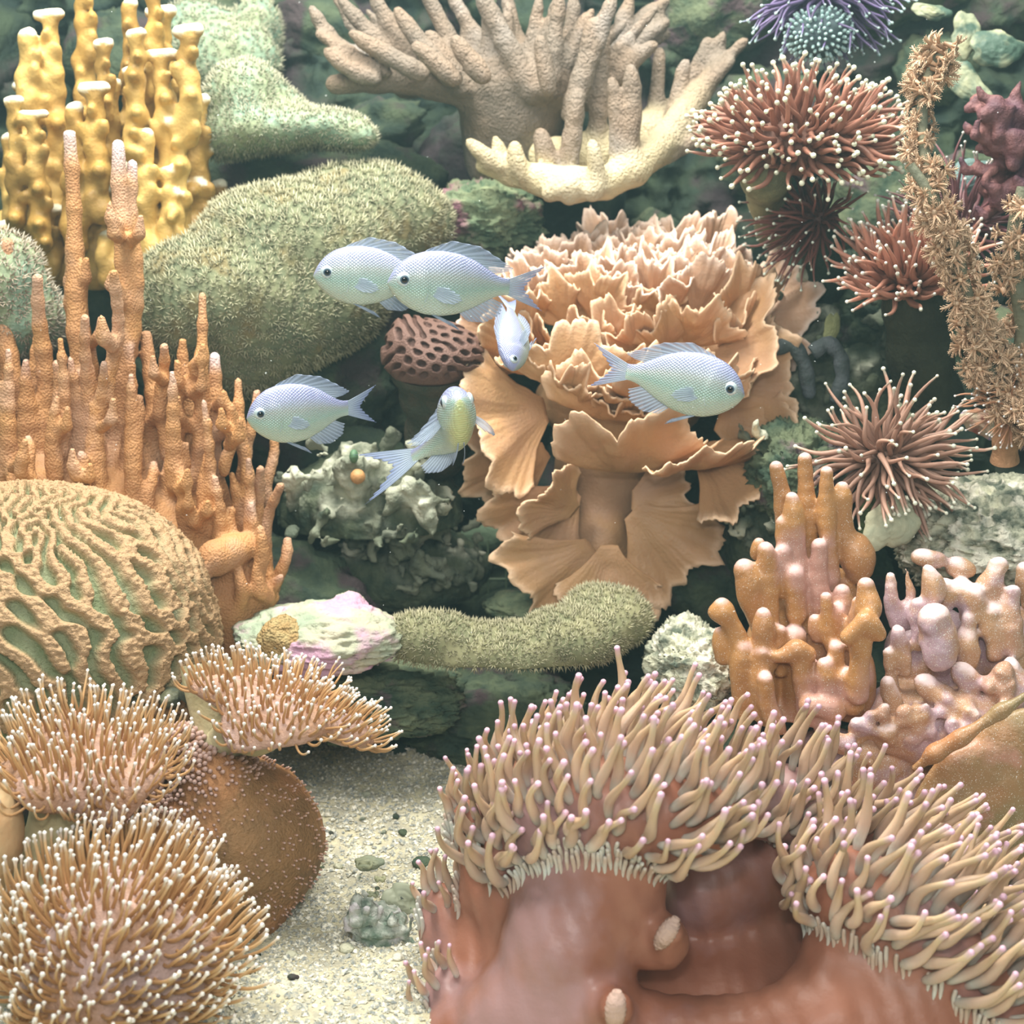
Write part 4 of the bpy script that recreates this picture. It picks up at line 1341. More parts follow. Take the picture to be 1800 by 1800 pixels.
# ------------------------------------------------------------------ branched leather coral at the top, torch corals, gorgonian
def top_coral():
    m = M('branched_leather', (148, 126, 104), alt=(134, 120, 104), scale=22, tip=(222, 206, 158), rough=.6, bump=.8, bscale=500, vor=.6, vscale=300, third=(160, 150, 140), tscale=9)  # tip colour here is the lit tone of the dish
    base = at(900, 260, 1.36)
    t = thing('branched_leather_coral', 'big fan of pale brown branching fingers over a grey trunk at the top centre', 'coral', base)
    F = Field([-.20, 1.12, .40], [.26, 1.44, .73], .0026, .0026)
    # grey trunk and limbs
    px_chain(F, [(900, 270, 1.35, 80), (900, 200, 1.34, 85), (880, 150, 1.33, 75), (940, 140, 1.33, 60)])
    px_chain(F, [(860, 160, 1.32, 40), (760, 140, 1.31, 30), (660, 135, 1.30, 24), (590, 148, 1.29, 16)])
    px_chain(F, [(960, 150, 1.31, 40), (1040, 160, 1.31, 30), (1100, 130, 1.32, 22)])
    fg = [((548, 15), (575, 70), (650, 125), 1.29, 13), ((575, 90), (600, 120), (660, 140), 1.27, 11), ((600, 0), (650, 60), (700, 120), 1.30, 16), ((655, -10), (690, 60), (745, 125), 1.30, 17),
          ((560, 60), (610, 95), (680, 128), 1.28, 10), ((620, 60), (670, 90), (740, 130), 1.27, 14), ((700, 20), (740, 80), (790, 135), 1.28, 17), ((745, -20), (780, 50), (820, 130), 1.31, 17),
          ((730, 80), (760, 105), (800, 140), 1.25, 13), ((800, 70), (820, 100), (850, 135), 1.25, 14), ((840, -20), (885, 70), (935, 160), 1.29, 22), ((790, -10), (840, 60), (870, 130), 1.32, 15),
          ((890, -10), (900, 60), (930, 140), 1.33, 13), ((985, -10), (975, 70), (965, 160), 1.28, 15), ((950, 70), (955, 100), (965, 160), 1.26, 12), ((1010, -10), (1000, 80), (985, 150), 1.32, 16),
          ((1080, -10), (1050, 80), (1015, 170), 1.27, 14), ((1040, 40), (1030, 110), (1000, 200), 1.27, 14), ((1015, 170), (1008, 220), (1000, 300), 1.26, 17), ((1060, 60), (1055, 160), (1045, 290), 1.29, 17),
          ((1110, -10), (1090, 60), (1060, 140), 1.34, 13), ((1110, 120), (1118, 180), (1100, 290), 1.24, 16), ((1075, 140), (1085, 200), (1085, 290), 1.24, 12), ((1090, 30), (1120, 60), (1080, 120), 1.34, 12),
          ((1150, 15), (1130, 30), (1100, 80), 1.35, 12), ((1170, 40), (1140, 55), (1110, 100), 1.35, 11), ((1150, 80), (1120, 90), (1090, 140), 1.30, 11)]
    # the lower dish, curling round to the right; its lamplit pale tone is painted in
    px_chain(F, [(850, 292, 1.25, 12), (900, 305, 1.25, 20), (960, 318, 1.24, 26), (1010, 325, 1.235, 28), (1060, 322, 1.235, 26), (1110, 300, 1.24, 26), (1150, 265, 1.26, 26), (1190, 220, 1.28, 24), (1225, 170, 1.30, 20), (1260, 120, 1.32, 12), (1300, 80, 1.33, 6)], [1, 1, 1, 1, 1, .8, .6, .4, .2, 0, 0])
    px_chain(F, [(960, 275, 1.29, 30), (1050, 275, 1.30, 40), (1130, 240, 1.31, 36), (1180, 200, 1.33, 26)], [1, 1, .6, .3])
    fg += [((826, 250), (850, 272), (880, 295), 1.24, 9), ((870, 245), (880, 270), (895, 300), 1.25, 8), ((905, 255), (905, 275), (920, 310), 1.235, 11), ((950, 235), (955, 260), (965, 300), 1.26, 14),
           ((1205, 110), (1195, 150), (1180, 220), 1.30, 11), ((1245, 70), (1230, 110), (1200, 180), 1.33, 10), ((1290, 105), (1260, 130), (1230, 165), 1.30, 8), ((1310, 70), (1290, 95), (1255, 130), 1.31, 8),
           ((1270, 60), (1260, 100), (1240, 140), 1.33, 8), ((1160, 90), (1155, 150), (1150, 230), 1.32, 12), ((1230, 240), (1200, 260), (1150, 280), 1.27, 14), ((1270, 220), (1240, 235), (1200, 250), 1.29, 13),
           ((960, 345), (975, 335), (1000, 325), 1.22, 11), ((1040, 345), (1045, 335), (1050, 320), 1.22, 11), ((1000, 350), (1005, 340), (1010, 325), 1.22, 10), ((1040, 250), (1045, 270), (1050, 300), 1.22, 9)]
    r = np.random.default_rng(6)
    for _ in range(26):
        x = r.uniform(560, 1180); y = r.uniform(-20, 70)
        xr = 880 + (x - 880) * .55
        fg.append(((x, y), ((x + xr) / 2 - (x - 880) * .02, 90), (xr, 160), r.uniform(1.29, 1.36), r.uniform(10, 14)))
    for (a, b, c, Y, R) in fg:
        k = np.linspace(0, 1, 9)[:, None]
        A_, B_, C_ = [np.array(q, float) for q in (a, b, c)]
        P = (1 - k) ** 2 * A_ + 2 * k * (1 - k) * B_ + k ** 2 * C_
        R_ = R * (.46 + .40 * k[:, 0]) * (1 + .08 * np.sin(k[:, 0] * 17 + a[0]))
        low = .6 if a[1] > 240 else 0.0  # low fingers partly painted in the same lit tone
        px_chain(F, [(p[0], p[1], Y, q) for p, q in zip(P, R_)], [low] * 9)
    V, Q, a = F.mesh(lambda P: .0012 * fbm(P * 130, 2, 14) + .001 * fbm(P * 30, 2, 3), band=.008)
    build('branches', Mesh().add(V, Q, tip=a), m, t)
    V, q, tt = rock_geo(at(920, 300, 1.43), [.10, .06, .08], 9, .25, 1.7)
    build('rock_foot', Mesh().add(V, q, tt), m_wall, t)


top_coral()


def torch(label, root, rad_px, n, L, aim, spread, col, tipc, r0, ballk=1.9, singles=300, curl=(0, 0, .4), stalk=None, stalkc=(146, 150, 110), flatten=1.0, name='torch_coral', squash=1.0):
    mt = M('torch_tentacle', col, ramp=[(0, tuple(int(c * .86) for c in col)), (.5, col), (1.0, tuple(min(255, int(c * 1.12)) for c in col))], tip=tipc, rough=.4, rnd=.28, sss=.1, bump=.1, bscale=700)
    Y = root[2]; c = at(*root); R = rad_px * ps(Y)
    t = thing(name, label, 'coral', c - [0, 0, .03])
    m_ = M('torch_head', tuple(int(x * .8) for x in col), rough=.6, bump=.3)
    V, q, tt = rock_geo(c, [R, R * .7, R * .6 * squash], int(root[0]), .1, 1.5, 40, 28)
    build('head', Mesh().add(V, q, tt), m_, t)
    aim = nrm(np.array(aim, float))
    D = nrm(RNG.standard_normal((n * 30, 3)))
    ca = D @ aim
    D = D[ca > math.cos(spread)]
    D = D[(D @ nrm(CAMPOS - c)) > -.55]
    k = thin(D, .9 * math.sqrt(2 * math.pi * (1 - math.cos(spread)) / n) , n)
    D = D[k]; n = len(D)
    P = c + D * np.array([R, R * .7, R * .6 * squash]) * .8
    D1 = nrm(D * [1, 1, flatten] + np.array(curl) + RNG.normal(0, .22, (n, 3)))
    LL = L * RNG.uniform(.72, 1.15, n)
    pa = grow(P, D, D1, LL, 12, .30, 1.0)
    s = np.linspace(0, 1, 12)[None]
    rr = r0 * RNG.uniform(.8, 1.15, (n, 1)) * (1.25 - .75 * s + .25 * np.sin(s * math.pi))
    scatter_tubes(t, 'tentacle', pa, rr, mt, 8, ball=rr[:, -1] * ballk, capn=4, most=singles)
    if stalk:
        Pp = np.array([at(*q[:3]) for q in stalk]); rs = np.array([q[3] * ps(q[2]) for q in stalk])
        kk = np.linspace(0, len(Pp) - 1, 14)
        Pp = np.stack([np.interp(kk, range(len(Pp)), Pp[:, i]) for i in range(3)], 1)
        mm = Mesh(); add_tubes(mm, Pp[None, ::-1], (np.interp(kk, range(len(rs)), rs) * (1 + .06 * np.sin(kk * 7)))[None, ::-1], 24)
        build('stalk', mm, M('torch_stalk', stalkc, alt=tuple(int(x * .75) for x in stalkc), scale=40, rough=.7, bump=.6), t)
    return t


torch('wide dome of red-brown torch coral with dense white ball tips, upper right', (1405, 252, 1.12), 120, 420, .041, (0, -.45, .75), 1.8, (160, 108, 88), (236, 238, 208), .0019, 2.1,
      curl=(0, -.15, .15), stalk=[(1345, 300, 1.12, 44), (1350, 340, 1.16, 36), (1370, 400, 1.24, 40)], squash=.7, flatten=.8)
torch('smaller dark brown torch coral with white ball tips hanging under the wide one', (1440, 385, 1.15), 34, 120, .050, (-.9, -.5, .1), 1.5, (122, 72, 62), (214, 226, 208), .0012, 2.0,
      curl=(-.2, 0, .05), stalk=[(1440, 400, 1.17, 34), (1450, 470, 1.2, 40), (1450, 560, 1.26, 50)], stalkc=(52, 72, 56))
torch('salmon-coloured torch coral, long tentacles swept upward with only a few white tips', (1600, 495, 1.08), 56, 230, .048, (-.25, -.5, .75), 1.4, (186, 128, 106), (240, 240, 224), .0020, 1.4,
      curl=(-.1, -.1, .5), stalk=[(1600, 520, 1.09, 48), (1615, 600, 1.11, 55), (1630, 700, 1.14, 60)], stalkc=(66, 70, 50))
torch('loose pinkish-brown torch coral with curling tentacles above the crusty rock', (1560, 805, 1.0), 46, 170, .052, (.1, -.7, .35), 1.9, (172, 132, 112), (238, 240, 216), .0017, 1.8,
      curl=(.25, 0, -.2), stalk=[(1550, 830, 1.02, 34), (1545, 880, 1.04, 32), (1550, 930, 1.06, 40)], stalkc=(84, 104, 58))
torch('purple torch coral with pale greenish ball tips at the top edge of the tank', (1450, -10, 1.22), 60, 170, .045, (0, -.6, -.8), 1.5, (104, 90, 132), (176, 208, 204), .0012, 2.1, curl=(0, -.2, -.4), stalk=[(1450, -20, 1.24, 40), (1450, -60, 1.3, 50)])
torch('sparse mauve torch coral half hidden behind the star-polyp branches', (1690, 400, 1.14), 40, 110, .058, (.1, -.4, .6), 1.8, (138, 92, 96), (236, 238, 224), .0011, 2.1, curl=(0, 0, .2),
      stalk=[(1700, 430, 1.16, 40), (1710, 520, 1.2, 50)], stalkc=(70, 84, 76))
torch('brown polyp coral with white tips on a thick tan stem at the right edge', (1790, 700, .98), 26, 120, .032, (-.5, -.7, .1), 1.6, (182, 130, 96), (244, 240, 236), .0009, 1.9, curl=(-.1, 0, .1),
      stalk=[(1775, 730, .985, 24), (1768, 770, .99, 22), (1766, 810, .995, 24)], stalkc=(190, 140, 98))
# pale blue-green bead cluster under the purple one
c = at(1440, 60, 1.2)
t = thing('bubble_coral', 'cluster of tiny pale blue-green beads under the purple torch coral', 'coral', c)
mm = Mesh(); V, q, tt = rock_geo(c, [52 * ps(1.2), .02, 40 * ps(1.2)], 4, .15, 1.5, 40, 28); mm.add(V, q, tt)
build('core', mm, M('bead_core', (74, 92, 96), rough=.7), t)
D = nrm(RNG.standard_normal((2500, 3))); D = D[D[:, 1] < .2]; D = D[thin(D, .17, 260)]
P = c + D * [54 * ps(1.2), .021, 42 * ps(1.2)]
mm = Mesh(); add_tubes(mm, np.stack([P - D * .002, P, P + D * .0012], 1), np.full((len(P), 3), .0014), 7)
build('beads', mm, M('beads', (178, 214, 210), rough=.4), t)['kind'] = 'stuff'


# ---- star-polyp gorgonian: single polyps on grey-green stems
def gorgonian():
    ms = M('stem', (118, 122, 100), alt=(134, 132, 104), scale=40, rough=.7, bump=.4)
    mp = M('star_polyp', (178, 130, 92), tip=(222, 188, 152), rough=.5, rnd=.25, attr='t')
    base = at(1800, 800, .97)
    t = thing('star_polyp_branch', 'drooping grey-green branch thickly set with brown feathery star polyps, right side', 'coral', base)
    stems = [([(1652, 95), (1640, 118), (1624, 150), (1620, 210), (1624, 260), (1632, 310), (1640, 350), (1662, 400), (1682, 450), (1698, 520), (1718, 590), (1745, 650), (1790, 710), (1830, 760)], 8, 15, .96),
             ([(1800, 330), (1785, 390), (1778, 450), (1790, 520), (1800, 580), (1790, 640)], 12, 14, .98),
             ([(1600, 290), (1622, 320), (1640, 352)], 8, 9, .955)]
    roots, nor, scl = [], [], []
    for pts, r0, r1, Y in stems:
        P = np.array([at(x, y, Y + .012 * math.sin(y * .012)) for x, y in pts])
        k = np.linspace(0, len(P) - 1, len(P) * 5)
        P = np.stack([np.interp(k, range(len(P)), P[:, i]) for i in range(3)], 1)
        P[1:-1] = (P[:-2] + P[1:-1] * 2 + P[2:]) / 4
        rr = np.linspace(r0, r1, len(P)) * ps(Y)
        mm = Mesh(); add_tubes(mm, P[None], rr[None], 12)
        build('stem', mm, ms, t)
        T = nrm(np.gradient(P, axis=0))
        n = int(len(pts) * 40)
        i = RNG.integers(0, len(P), n)
        d = RNG.standard_normal((n, 3)); d[:, 1] -= .2; d -= (d * T[i]).sum(1, keepdims=True) * T[i]; d = nrm(d)
        # the first stretch is bare in front
        front = (-d[:, 1] > .55) & (i < len(P) * .45) & (r0 == 8)
        keep = ~front
        wide = np.interp(i / len(P), [0, .07, .12, .45, 1], [3.6, 2.6, 1.1, 1.5, 3.2]) if r0 == 8 else np.full(n, 1.7)
        roots.append((P[i] + d * rr[i][:, None] * (1 + (wide - 1) * RNG.random(n))[:, None])[keep]); nor.append(nrm(d + [0, -.3, .1])[keep]); scl.append(np.full(keep.sum(), Y))
    roots = np.concatenate(roots); nor = np.concatenate(nor)
    k = thin(roots, .0040, 300); roots, nor = roots[k], nor[k]
    # a few shapes of polyp: stalk and eight feathered arms
    shapes = []
    for v in range(6):
        mm = Mesh()
        P = np.array([[[0, 0, -.6], [0, 0, -.1], [0, 0, .2]]])
        add_tubes(mm, P, np.array([[.16, .2, .26]]), 6, capn=2)
        a = np.arange(8) / 8 * 6.283 + RNG.normal(0, .12, 8)
        D0 = np.stack([np.cos(a) * .5, np.sin(a) * .5, np.ones(8)], 1); D1 = np.stack([np.cos(a), np.sin(a), RNG.uniform(-.3, .5, 8)], 1)
        pa = grow(np.stack([np.cos(a) * .15, np.sin(a) * .15, np.full(8, .1)], 1), D0, D1, RNG.uniform(.8, 1.15, 8), 6, .12)
        add_tubes(mm, pa, np.repeat(np.array([[.12, .13, .12, .10, .08, .05]]), 8, 0), 4, capn=1)
        # pinnules
        q0 = pa[:, [2, 3, 4]].reshape(-1, 3); ta = nrm(pa[:, [3, 4, 5]] - pa[:, [2, 3, 4]]).reshape(-1, 3)
        for sg in (-1, 1):
            sd = nrm(np.cross(ta, EZ)) * sg
            pp = np.stack([q0, q0 + (sd * .7 + ta * .5) * .16, q0 + (sd * .7 + ta * .7) * .30], 1)
            add_tubes(mm, pp, np.repeat(np.array([[.045, .035, .02]]), len(pp), 0), 3, capn=1)
        # t counts from the mouth outwards
        shapes.append(mm)
    srcs = []
    for i in range(len(roots)):
        if i < 6:
            o = build('polyp', shapes[i], mp, t); srcs.append(o)
        else:
            o = srcs[i % 6].copy(); COL.objects.link(o); o.parent = t
        s_ = .0086 * RNG.uniform(.75, 1.2)
        Rm = frame(nor[i], RNG.standard_normal(3))
        o.matrix_local = Matrix.Translation(Vector(roots[i] - ORG[t.name])) @ Matrix(Rm.tolist()).to_4x4() @ Matrix.Diagonal((s_, s_, s_, 1))


gorgonian()


def red_bush():
    m = M('dark_red_coral', (104, 62, 62), alt=(84, 54, 70), scale=40, tip=(150, 98, 92), rough=.6, bump=.6)
    base = at(1800, 330, 1.1)
    t = thing('branching_coral', 'dark wine-red branching coral at the upper right edge', 'coral', base)
    r = np.random.default_rng(5)
    F = Field([.33, 1.0, .40], [.56, 1.2, .60], .0022, .0016)
    for _ in range(34):
        x0, y0 = r.uniform(1780, 1850), r.uniform(200, 340)
        a = r.uniform(2.3, 4.2); l = r.uniform(50, 110)
        pts = [(x0, y0, 1.1, 9)]
        for j in range(4):
            x0 += math.cos(a) * l / 4; y0 += math.sin(a) * l / 4 - 4; a += r.uniform(-.4, .4)
            pts.append((x0, y0, 1.1 + r.uniform(-.02, .02), 8.5 - j * .8))
            if r.random() < .8:
                px_chain(F, [pts[-1], (x0 + r.uniform(-18, 18), y0 - r.uniform(8, 22), pts[-1][2], 5)])
        px_chain(F, pts, [0, 0, .2, .6, 1])
    V, Q, a = F.mesh(lambda P: .0008 * fbm(P * 130, 2, 14), band=.006)
    build('branches', Mesh().add(V, Q, tip=a), m, t)


red_bush()
# ------------------------------------------------------------------ rocks, rubble, shells
rockthing('live_rock', 'pale rock with pink and green crust between the orange fingers and the polyp disc', 'rock', at(565, 1122, 1.0), [150 * ps(1.0), .045, 62 * ps(1.0)], m_rockp, seed=4, amp=.22, freq=1.6, fine=.09, nu=110, nv=80)
rockthing('live_rock', 'small upright peak of pale green rock standing on the pink-crusted rock', 'rock', at(612, 1085, 1.02), [44 * ps(1.02), .022, 42 * ps(1.02)], m_rockp, seed=7, amp=.2, freq=1.4, fine=.07)
rockthing('live_rock', 'green-grey ledge rock under the pale pink rock, above the dark gap', 'rock', at(640, 1225, 1.03), [175 * ps(1.03), .05, 62 * ps(1.03)], m_rockg, seed=14, amp=.28, freq=2.0, fine=.14, nu=130, nv=90)
rockthing('live_rock', 'dark green boulder under the curved polyp disc, behind the anemone', 'rock', at(860, 1260, 1.07), [170 * ps(1.05), .06, 84 * ps(1.05)], m_rockd, seed=19, amp=.22, freq=1.7, fine=.10, nu=110, nv=80)
rockthing('live_rock', 'low dark rock at the back of the sand, in shade under the ledge', 'rock', at(620, 1400, 1.07), [190 * ps(1.05), .04, 50 * ps(1.05)], m_rockd, seed=29, amp=.25, freq=1.9, fine=.12)
rockthing('live_rock', 'white and black crusted rock between the polyp disc and the orange finger coral', 'rock', at(1215, 1170, 1.0), [82 * ps(1.0), .04, 78 * ps(1.0)], m_rockw, seed=23, amp=.25, freq=2.0, fine=.16, nu=110, nv=80)
rockthing('live_rock', 'broad sunlit crusty grey rock at the right edge below the pinkish-brown torch coral', 'rock', at(1750, 945, 1.03), [180 * ps(1.0), .07, 105 * ps(1.0)], m_rockw, seed=33, amp=.12, freq=1.9, fine=.12, nu=180, nv=120)
rockthing('live_rock', 'mottled pink and green rock in the shade between the mound and the branched coral', 'rock', at(850, 390, 1.30), [95 * ps(1.3), .05, 62 * ps(1.3)], M('pink_green_rock', (84, 108, 80), alt=(140, 152, 112), scale=40, third=(150, 104, 116), tscale=20, rough=.9, bump=1.0, bscale=200, thr3=(.53, .6)), seed=37, amp=.3, freq=2.2, fine=.18, nu=110, nv=80)
rockthing('live_rock', 'greenish knobbly rock right of the cabbage coral, behind the orange columns', 'rock', at(1400, 830, 1.10), [85 * ps(1.1), .05, 85 * ps(1.1)], m_rockg, seed=41, amp=.3, freq=2.2, fine=.18, nu=110, nv=80)
rockthing('live_rock', 'dark olive rock wall piece behind the torch corals on the right', 'rock', at(1500, 620, 1.25), [140 * ps(1.2), .06, 160 * ps(1.2)], m_rockd, seed=43, amp=.3, freq=2.2, fine=.16, nu=130, nv=100)
rockthing('live_rock', 'smooth dark boulder behind the fish near the brown maze coral', 'rock', at(600, 830, 1.22), [120 * ps(1.2), .05, 90 * ps(1.2)], m_wall, seed=47, amp=.12, freq=1.4, fine=.05, nu=90, nv=60)
rockthing('live_rock', 'olive stone in the gloom right of the cabbage coral stem', 'rock', at(1245, 1010, 1.17), [95 * ps(1.15), .04, 95 * ps(1.15)], m_rockd, seed=51, amp=.2, freq=1.7, fine=.1)
rockthing('live_rock', 'long pale green stone inside the cave mouth behind the polyp disc', 'rock', at(930, 1065, 1.12), [85 * ps(1.12), .03, 26 * ps(1.12)], m_rockg, seed=53, amp=.2, freq=1.7, fine=.1)


def rubble_coral(label, c, spread, n, seed, box, palep=.5, dark=(52, 70, 54)):
    m = M('coral_rubble', dark, alt=(84, 96, 70), scale=60, tip=(206, 210, 184), rough=.85, bump=.8, bscale=260)
    base = at(*c)
    r = np.random.default_rng(seed)
    F = Field(box[0], box[1], .0024, .0022)
    for _ in range(n):
        x, y = c[0] + np.clip(r.normal(0, 1), -1.7, 1.7) * spread[0], c[1] + np.clip(r.normal(0, 1), -1.7, 1.7) * spread[1]
        Y = c[2] + r.uniform(-.03, .03) - (y - c[1]) * .0001
        a = r.uniform(0, 6.28); l = r.uniform(14, 34); R = r.uniform(6, 12)
        w = 1.0 if (r.random() < palep and y < c[1] + spread[1] * .6) else r.uniform(0, .35)
        px_chain(F, [(x, y, Y, R), (x + math.cos(a) * l, y + math.sin(a) * l * .7, Y - .008, R * .8)], [w, w])
        if r.random() < .6:
            px_chain(F, [(x, y, Y - .004, R * .8), (x + r.uniform(-14, 14), y - r.uniform(10, 24), Y - .012, R * .7)], [w, w])
    s = ps(c[2])
    F.ell(at(c[0], c[1] + 30, c[2] + .04), [spread[0] * 2.2 * s, .06, spread[1] * 2.2 * s], 0.0)
    V, Q, a = F.mesh(lambda P: .0030 * fbm(P * 110, 3, seed, True) + .004 * fbm(P * 24, 2, seed + 1), band=.01)
    o = build('coral_rubble', Mesh().add(V, Q, tip=a), m, loc=base - [0, 0, .05])
    return tag(o, label, 'rock')


rubble_coral('heap of knobbly coral rubble with pale broken tips below the small brown coral', (650, 870, 1.12), (80, 52), 120, 3, ([-.20, 1.02, .18], [.02, 1.24, .42]), .6)
rubble_coral('dark overhanging mass of rubble left of the cave mouth', (700, 970, 1.16), (80, 40), 90, 5, ([-.20, 1.04, .10], [.04, 1.28, .34]), .12)
rubble_coral('greenish-white rubble behind the orange finger columns', (1370, 900, 1.10), (50, 80), 80, 6, ([.10, 1.0, .08], [.32, 1.2, .46]), .35)
rubble_coral('shadowed rubble with pale edges in the upper right, among the torch coral stalks', (1480, 640, 1.20), (90, 90), 110, 8, ([.10, 1.08, .20], [.46, 1.32, .60]), .18)

# bars and a pale patch modelled in place of a window reflection
lt = thing('reflection_bars', 'faint pale bars built for a window reflection in the dark cave mouth', 'reflection', at(840, 1040, 1.25))
mg = M('reflected_bars', (104, 128, 96), rough=.5)
for (a, b) in (((858, 950), (858, 1050)), ((890, 950), (890, 1040)), ((835, 985), (925, 985)), ((835, 1018), (925, 1018))):
    p = np.array([at(a[0], a[1], 1.25), at(b[0], b[1], 1.25)])
    mm = Mesh(); add_tubes(mm, np.linspace(p[0], p[1], 5)[None], np.full((1, 5), .0011), 6)
    build('bar', mm, mg, lt)
V, q, tt = rock_geo(at(848, 945, 1.27), [.022, .006, .012], 61, .12, 1.5, 36, 24)  # greenish field of the same reflection, built as a solid patch
tag(build('reflection_patch', Mesh().add(V, q, tt), M('reflected_patch', (122, 150, 118), rough=.8, bump=.4), loc=at(848, 945, 1.27)), 'flat pale green patch built for the window reflection above the cave', 'rock')


# ---- oyster-like shells
def shell(label, c, w, hgt, ang, seed, mat, depthtilt=.3, name='oyster_shell'):
    n, nr_ = 40, 10
    th = np.arange(n) / n * 2 * math.pi; B = np.linspace(.03, 1, nr_)[:, None]
    r = np.random.default_rng(seed); ph = r.random(4) * 6.28
    R = B * (1 + .13 * np.sin(2 * th + ph[0]) + .09 * np.sin(3 * th + ph[1]) + .06 * np.sin(5 * th + ph[2]) + .04 * np.sin(9 * th + ph[3]))[None]
    x = R * np.cos(th) * w; z = R * np.sin(th) * hgt
    y = .25 * w * (B ** 2) + .10 * w * np.sin(3 * th + ph[3])[None] * B ** 2 + .04 * w * np.sin(B * 22)
    ca, sa = math.cos(ang), math.sin(ang)
    P = np.stack([x * ca - z * sa, y + z * depthtilt, x * sa + z * ca], -1)
    s = ps(c[2]); P = P * s
    th_ = 2.2 * s * (1 - .5 * B[..., None] + 0 * P)
    A_, Bk = P.copy(), P.copy(); A_[..., 1] -= th_[..., 1]; Bk[..., 1] += th_[..., 1]
    V = np.concatenate([A_.reshape(-1, 3), Bk.reshape(-1, 3)]) + at(*c)
    i = np.arange(nr_ - 1)[:, None] * n; j = np.arange(n)[None]
    q = np.stack([i + j, i + (j + 1) % n, i + n + (j + 1) % n, i + n + j], -1).reshape(-1, 4)
    e = (nr_ - 1) * n; k = nr_ * n; jj = np.arange(n)
    edge = np.stack([e + jj, e + (jj + 1) % n, e + (jj + 1) % n + k, e + jj + k], 1)
    m = Mesh().add(V, np.concatenate([q[:, ::-1], q + k, edge[:, ::-1]]))
    # close the small centres
    m.add(np.concatenate([V[:n], V[k:k + n], [V[:n].mean(0)], [V[k:k + n].mean(0)]]), T=np.concatenate([np.stack([np.full(n, 2 * n), jj, (jj + 1) % n], 1), np.stack([np.full(n, 2 * n + 1), n + (jj + 1) % n, n + jj], 1)]))
    return tag(build(name, m, mat, loc=at(*c)), label, 'shell')


m_sh = M('shell', (200, 196, 158), alt=(176, 180, 148), scale=50, third=(206, 160, 96), tscale=40, rough=.55, bump=.4, bscale=200, thr3=(.58, .68))
m_sh2 = M('shell_green', (134, 146, 120), alt=(178, 180, 138), scale=50, third=(72, 100, 84), tscale=30, rough=.55, bump=.4, bscale=200)
shell('pale yellow leaf-shaped shell with orange edge, hanging under the loose torch coral', (1568, 925, .965), 44, 52, -.5, 3, m_sh)
shell('small twisted pale yellow shell strip on the dark rock right of the cabbage coral', (1580, 625, 1.13), 13, 27, .35, 4, m_sh)
shell('round greyish-yellow shell hanging just above the loose torch coral', (1602, 720, 1.12), 25, 28, .2, 5, m_sh)
shell('bright oyster shell with white lip in the top right corner', (1755, 85, 1.25), 44, 30, .2, 6, m_sh2)
shell('greenish oyster shell below the white-lipped one, pointing down', (1705, 150, 1.22), 26, 46, .6, 7, m_sh2)
shell('narrow pale shell at the top edge right of the purple torch coral', (1640, 20, 1.25), 30, 14, -.1, 8, m_sh2)
shell('blue-green oyster shell behind the tip of the star-polyp branch', (1700, 60, 1.27), 26, 34, .1, 9, m_sh2)
shell('dim bluish shell between the mauve torch coral and the wine-red coral', (1710, 310, 1.18), 38, 28, .1, 10, M('shell_blue', (112, 142, 142), alt=(96, 124, 116), scale=40, rough=.6, bump=.4))
shell('red and cream clam shell half under the brown polyp coral at the right', (1725, 745, 1.02), 34, 24, -.6, 11, M('shell_red', (196, 186, 156), alt=(150, 72, 56), scale=60, third=(140, 120, 170), tscale=50, rough=.5, bump=.4, thr3=(.56, .6)))
shell('curved yellowish shell edge in the dim rocks below the salmon torch coral', (1462, 580, 1.14), 12, 34, -.25, 12, M('shell_y', (140, 144, 92), rough=.7, bump=.5))
# curled grey tube worm shells on the dark rock
for k, (pts, lab) in enumerate(([[(1340, 640), (1360, 612), (1395, 605), (1415, 640), (1422, 690)], 'grey arched worm tube left, on the dark rock right of the fish'],
                               [[(1428, 620), (1455, 600), (1478, 625), (1482, 665), (1470, 700)], 'grey arched worm tube with stubby end, beside the first arched tube'])):
    P = np.array([at(x, y, 1.13) for x, y in pts]); kk = np.linspace(0, len(P) - 1, 20)
    P = np.stack([np.interp(kk, range(len(P)), P[:, i]) for i in range(3)], 1); P[1:-1] = (P[:-2] + 2 * P[1:-1] + P[2:]) / 4
    mm = Mesh(); add_tubes(mm, P[None], np.full((1, 20), .0062) * (1 + .1 * np.sin(kk * 6))[None], 12)
    tag(build('worm_tube', mm, M('worm_tube', (92, 100, 104), alt=(70, 80, 78), scale=50, rough=.8, bump=.7), loc=P[0]), lab, 'worm tube')

# ---- things on the sand
b = at(665, 1640, .82); b[2] = float(floor_z(b[0:1], b[1:2])[0])
t = thing('barnacle_lump', 'grey-green spiked barnacle lump lying on the gravel, open craters on top', 'shell', b)
mb_ = M('barnacle', (190, 194, 182), alt=(104, 126, 108), scale=90, third=(206, 200, 206), tscale=60, rough=.8, bump=.8, bscale=300)
F = Field(b - [.045, .065, .01], b + [.045, .05, .06], .0012, .0018)
c = at(665, 1625, .815); s = ps(.815)
F.ell(c, [54 * s, .02, 34 * s]); F.ell(c + [.004, .004, -.008], [50 * s, .024, 34 * s]); F.ell(c + [-.008, 0, .006], [34 * s, .014, 30 * s])
r = np.random.default_rng(2)
for (x, y) in ((625, 1560), (640, 1565), (655, 1575), (672, 1600), (615, 1590), (690, 1610), (640, 1600), (705, 1625)):
    px_chain(F, [(x, y + 26, .812, 11), (x, y, .808, 3)])
for _ in range(40):
    x, y = r.uniform(610, 725), r.uniform(1590, 1680)
    px_chain(F, [(x, y, .80, 6), (x + r.uniform(-4, 4), y + r.uniform(14, 26), .80, 4)])
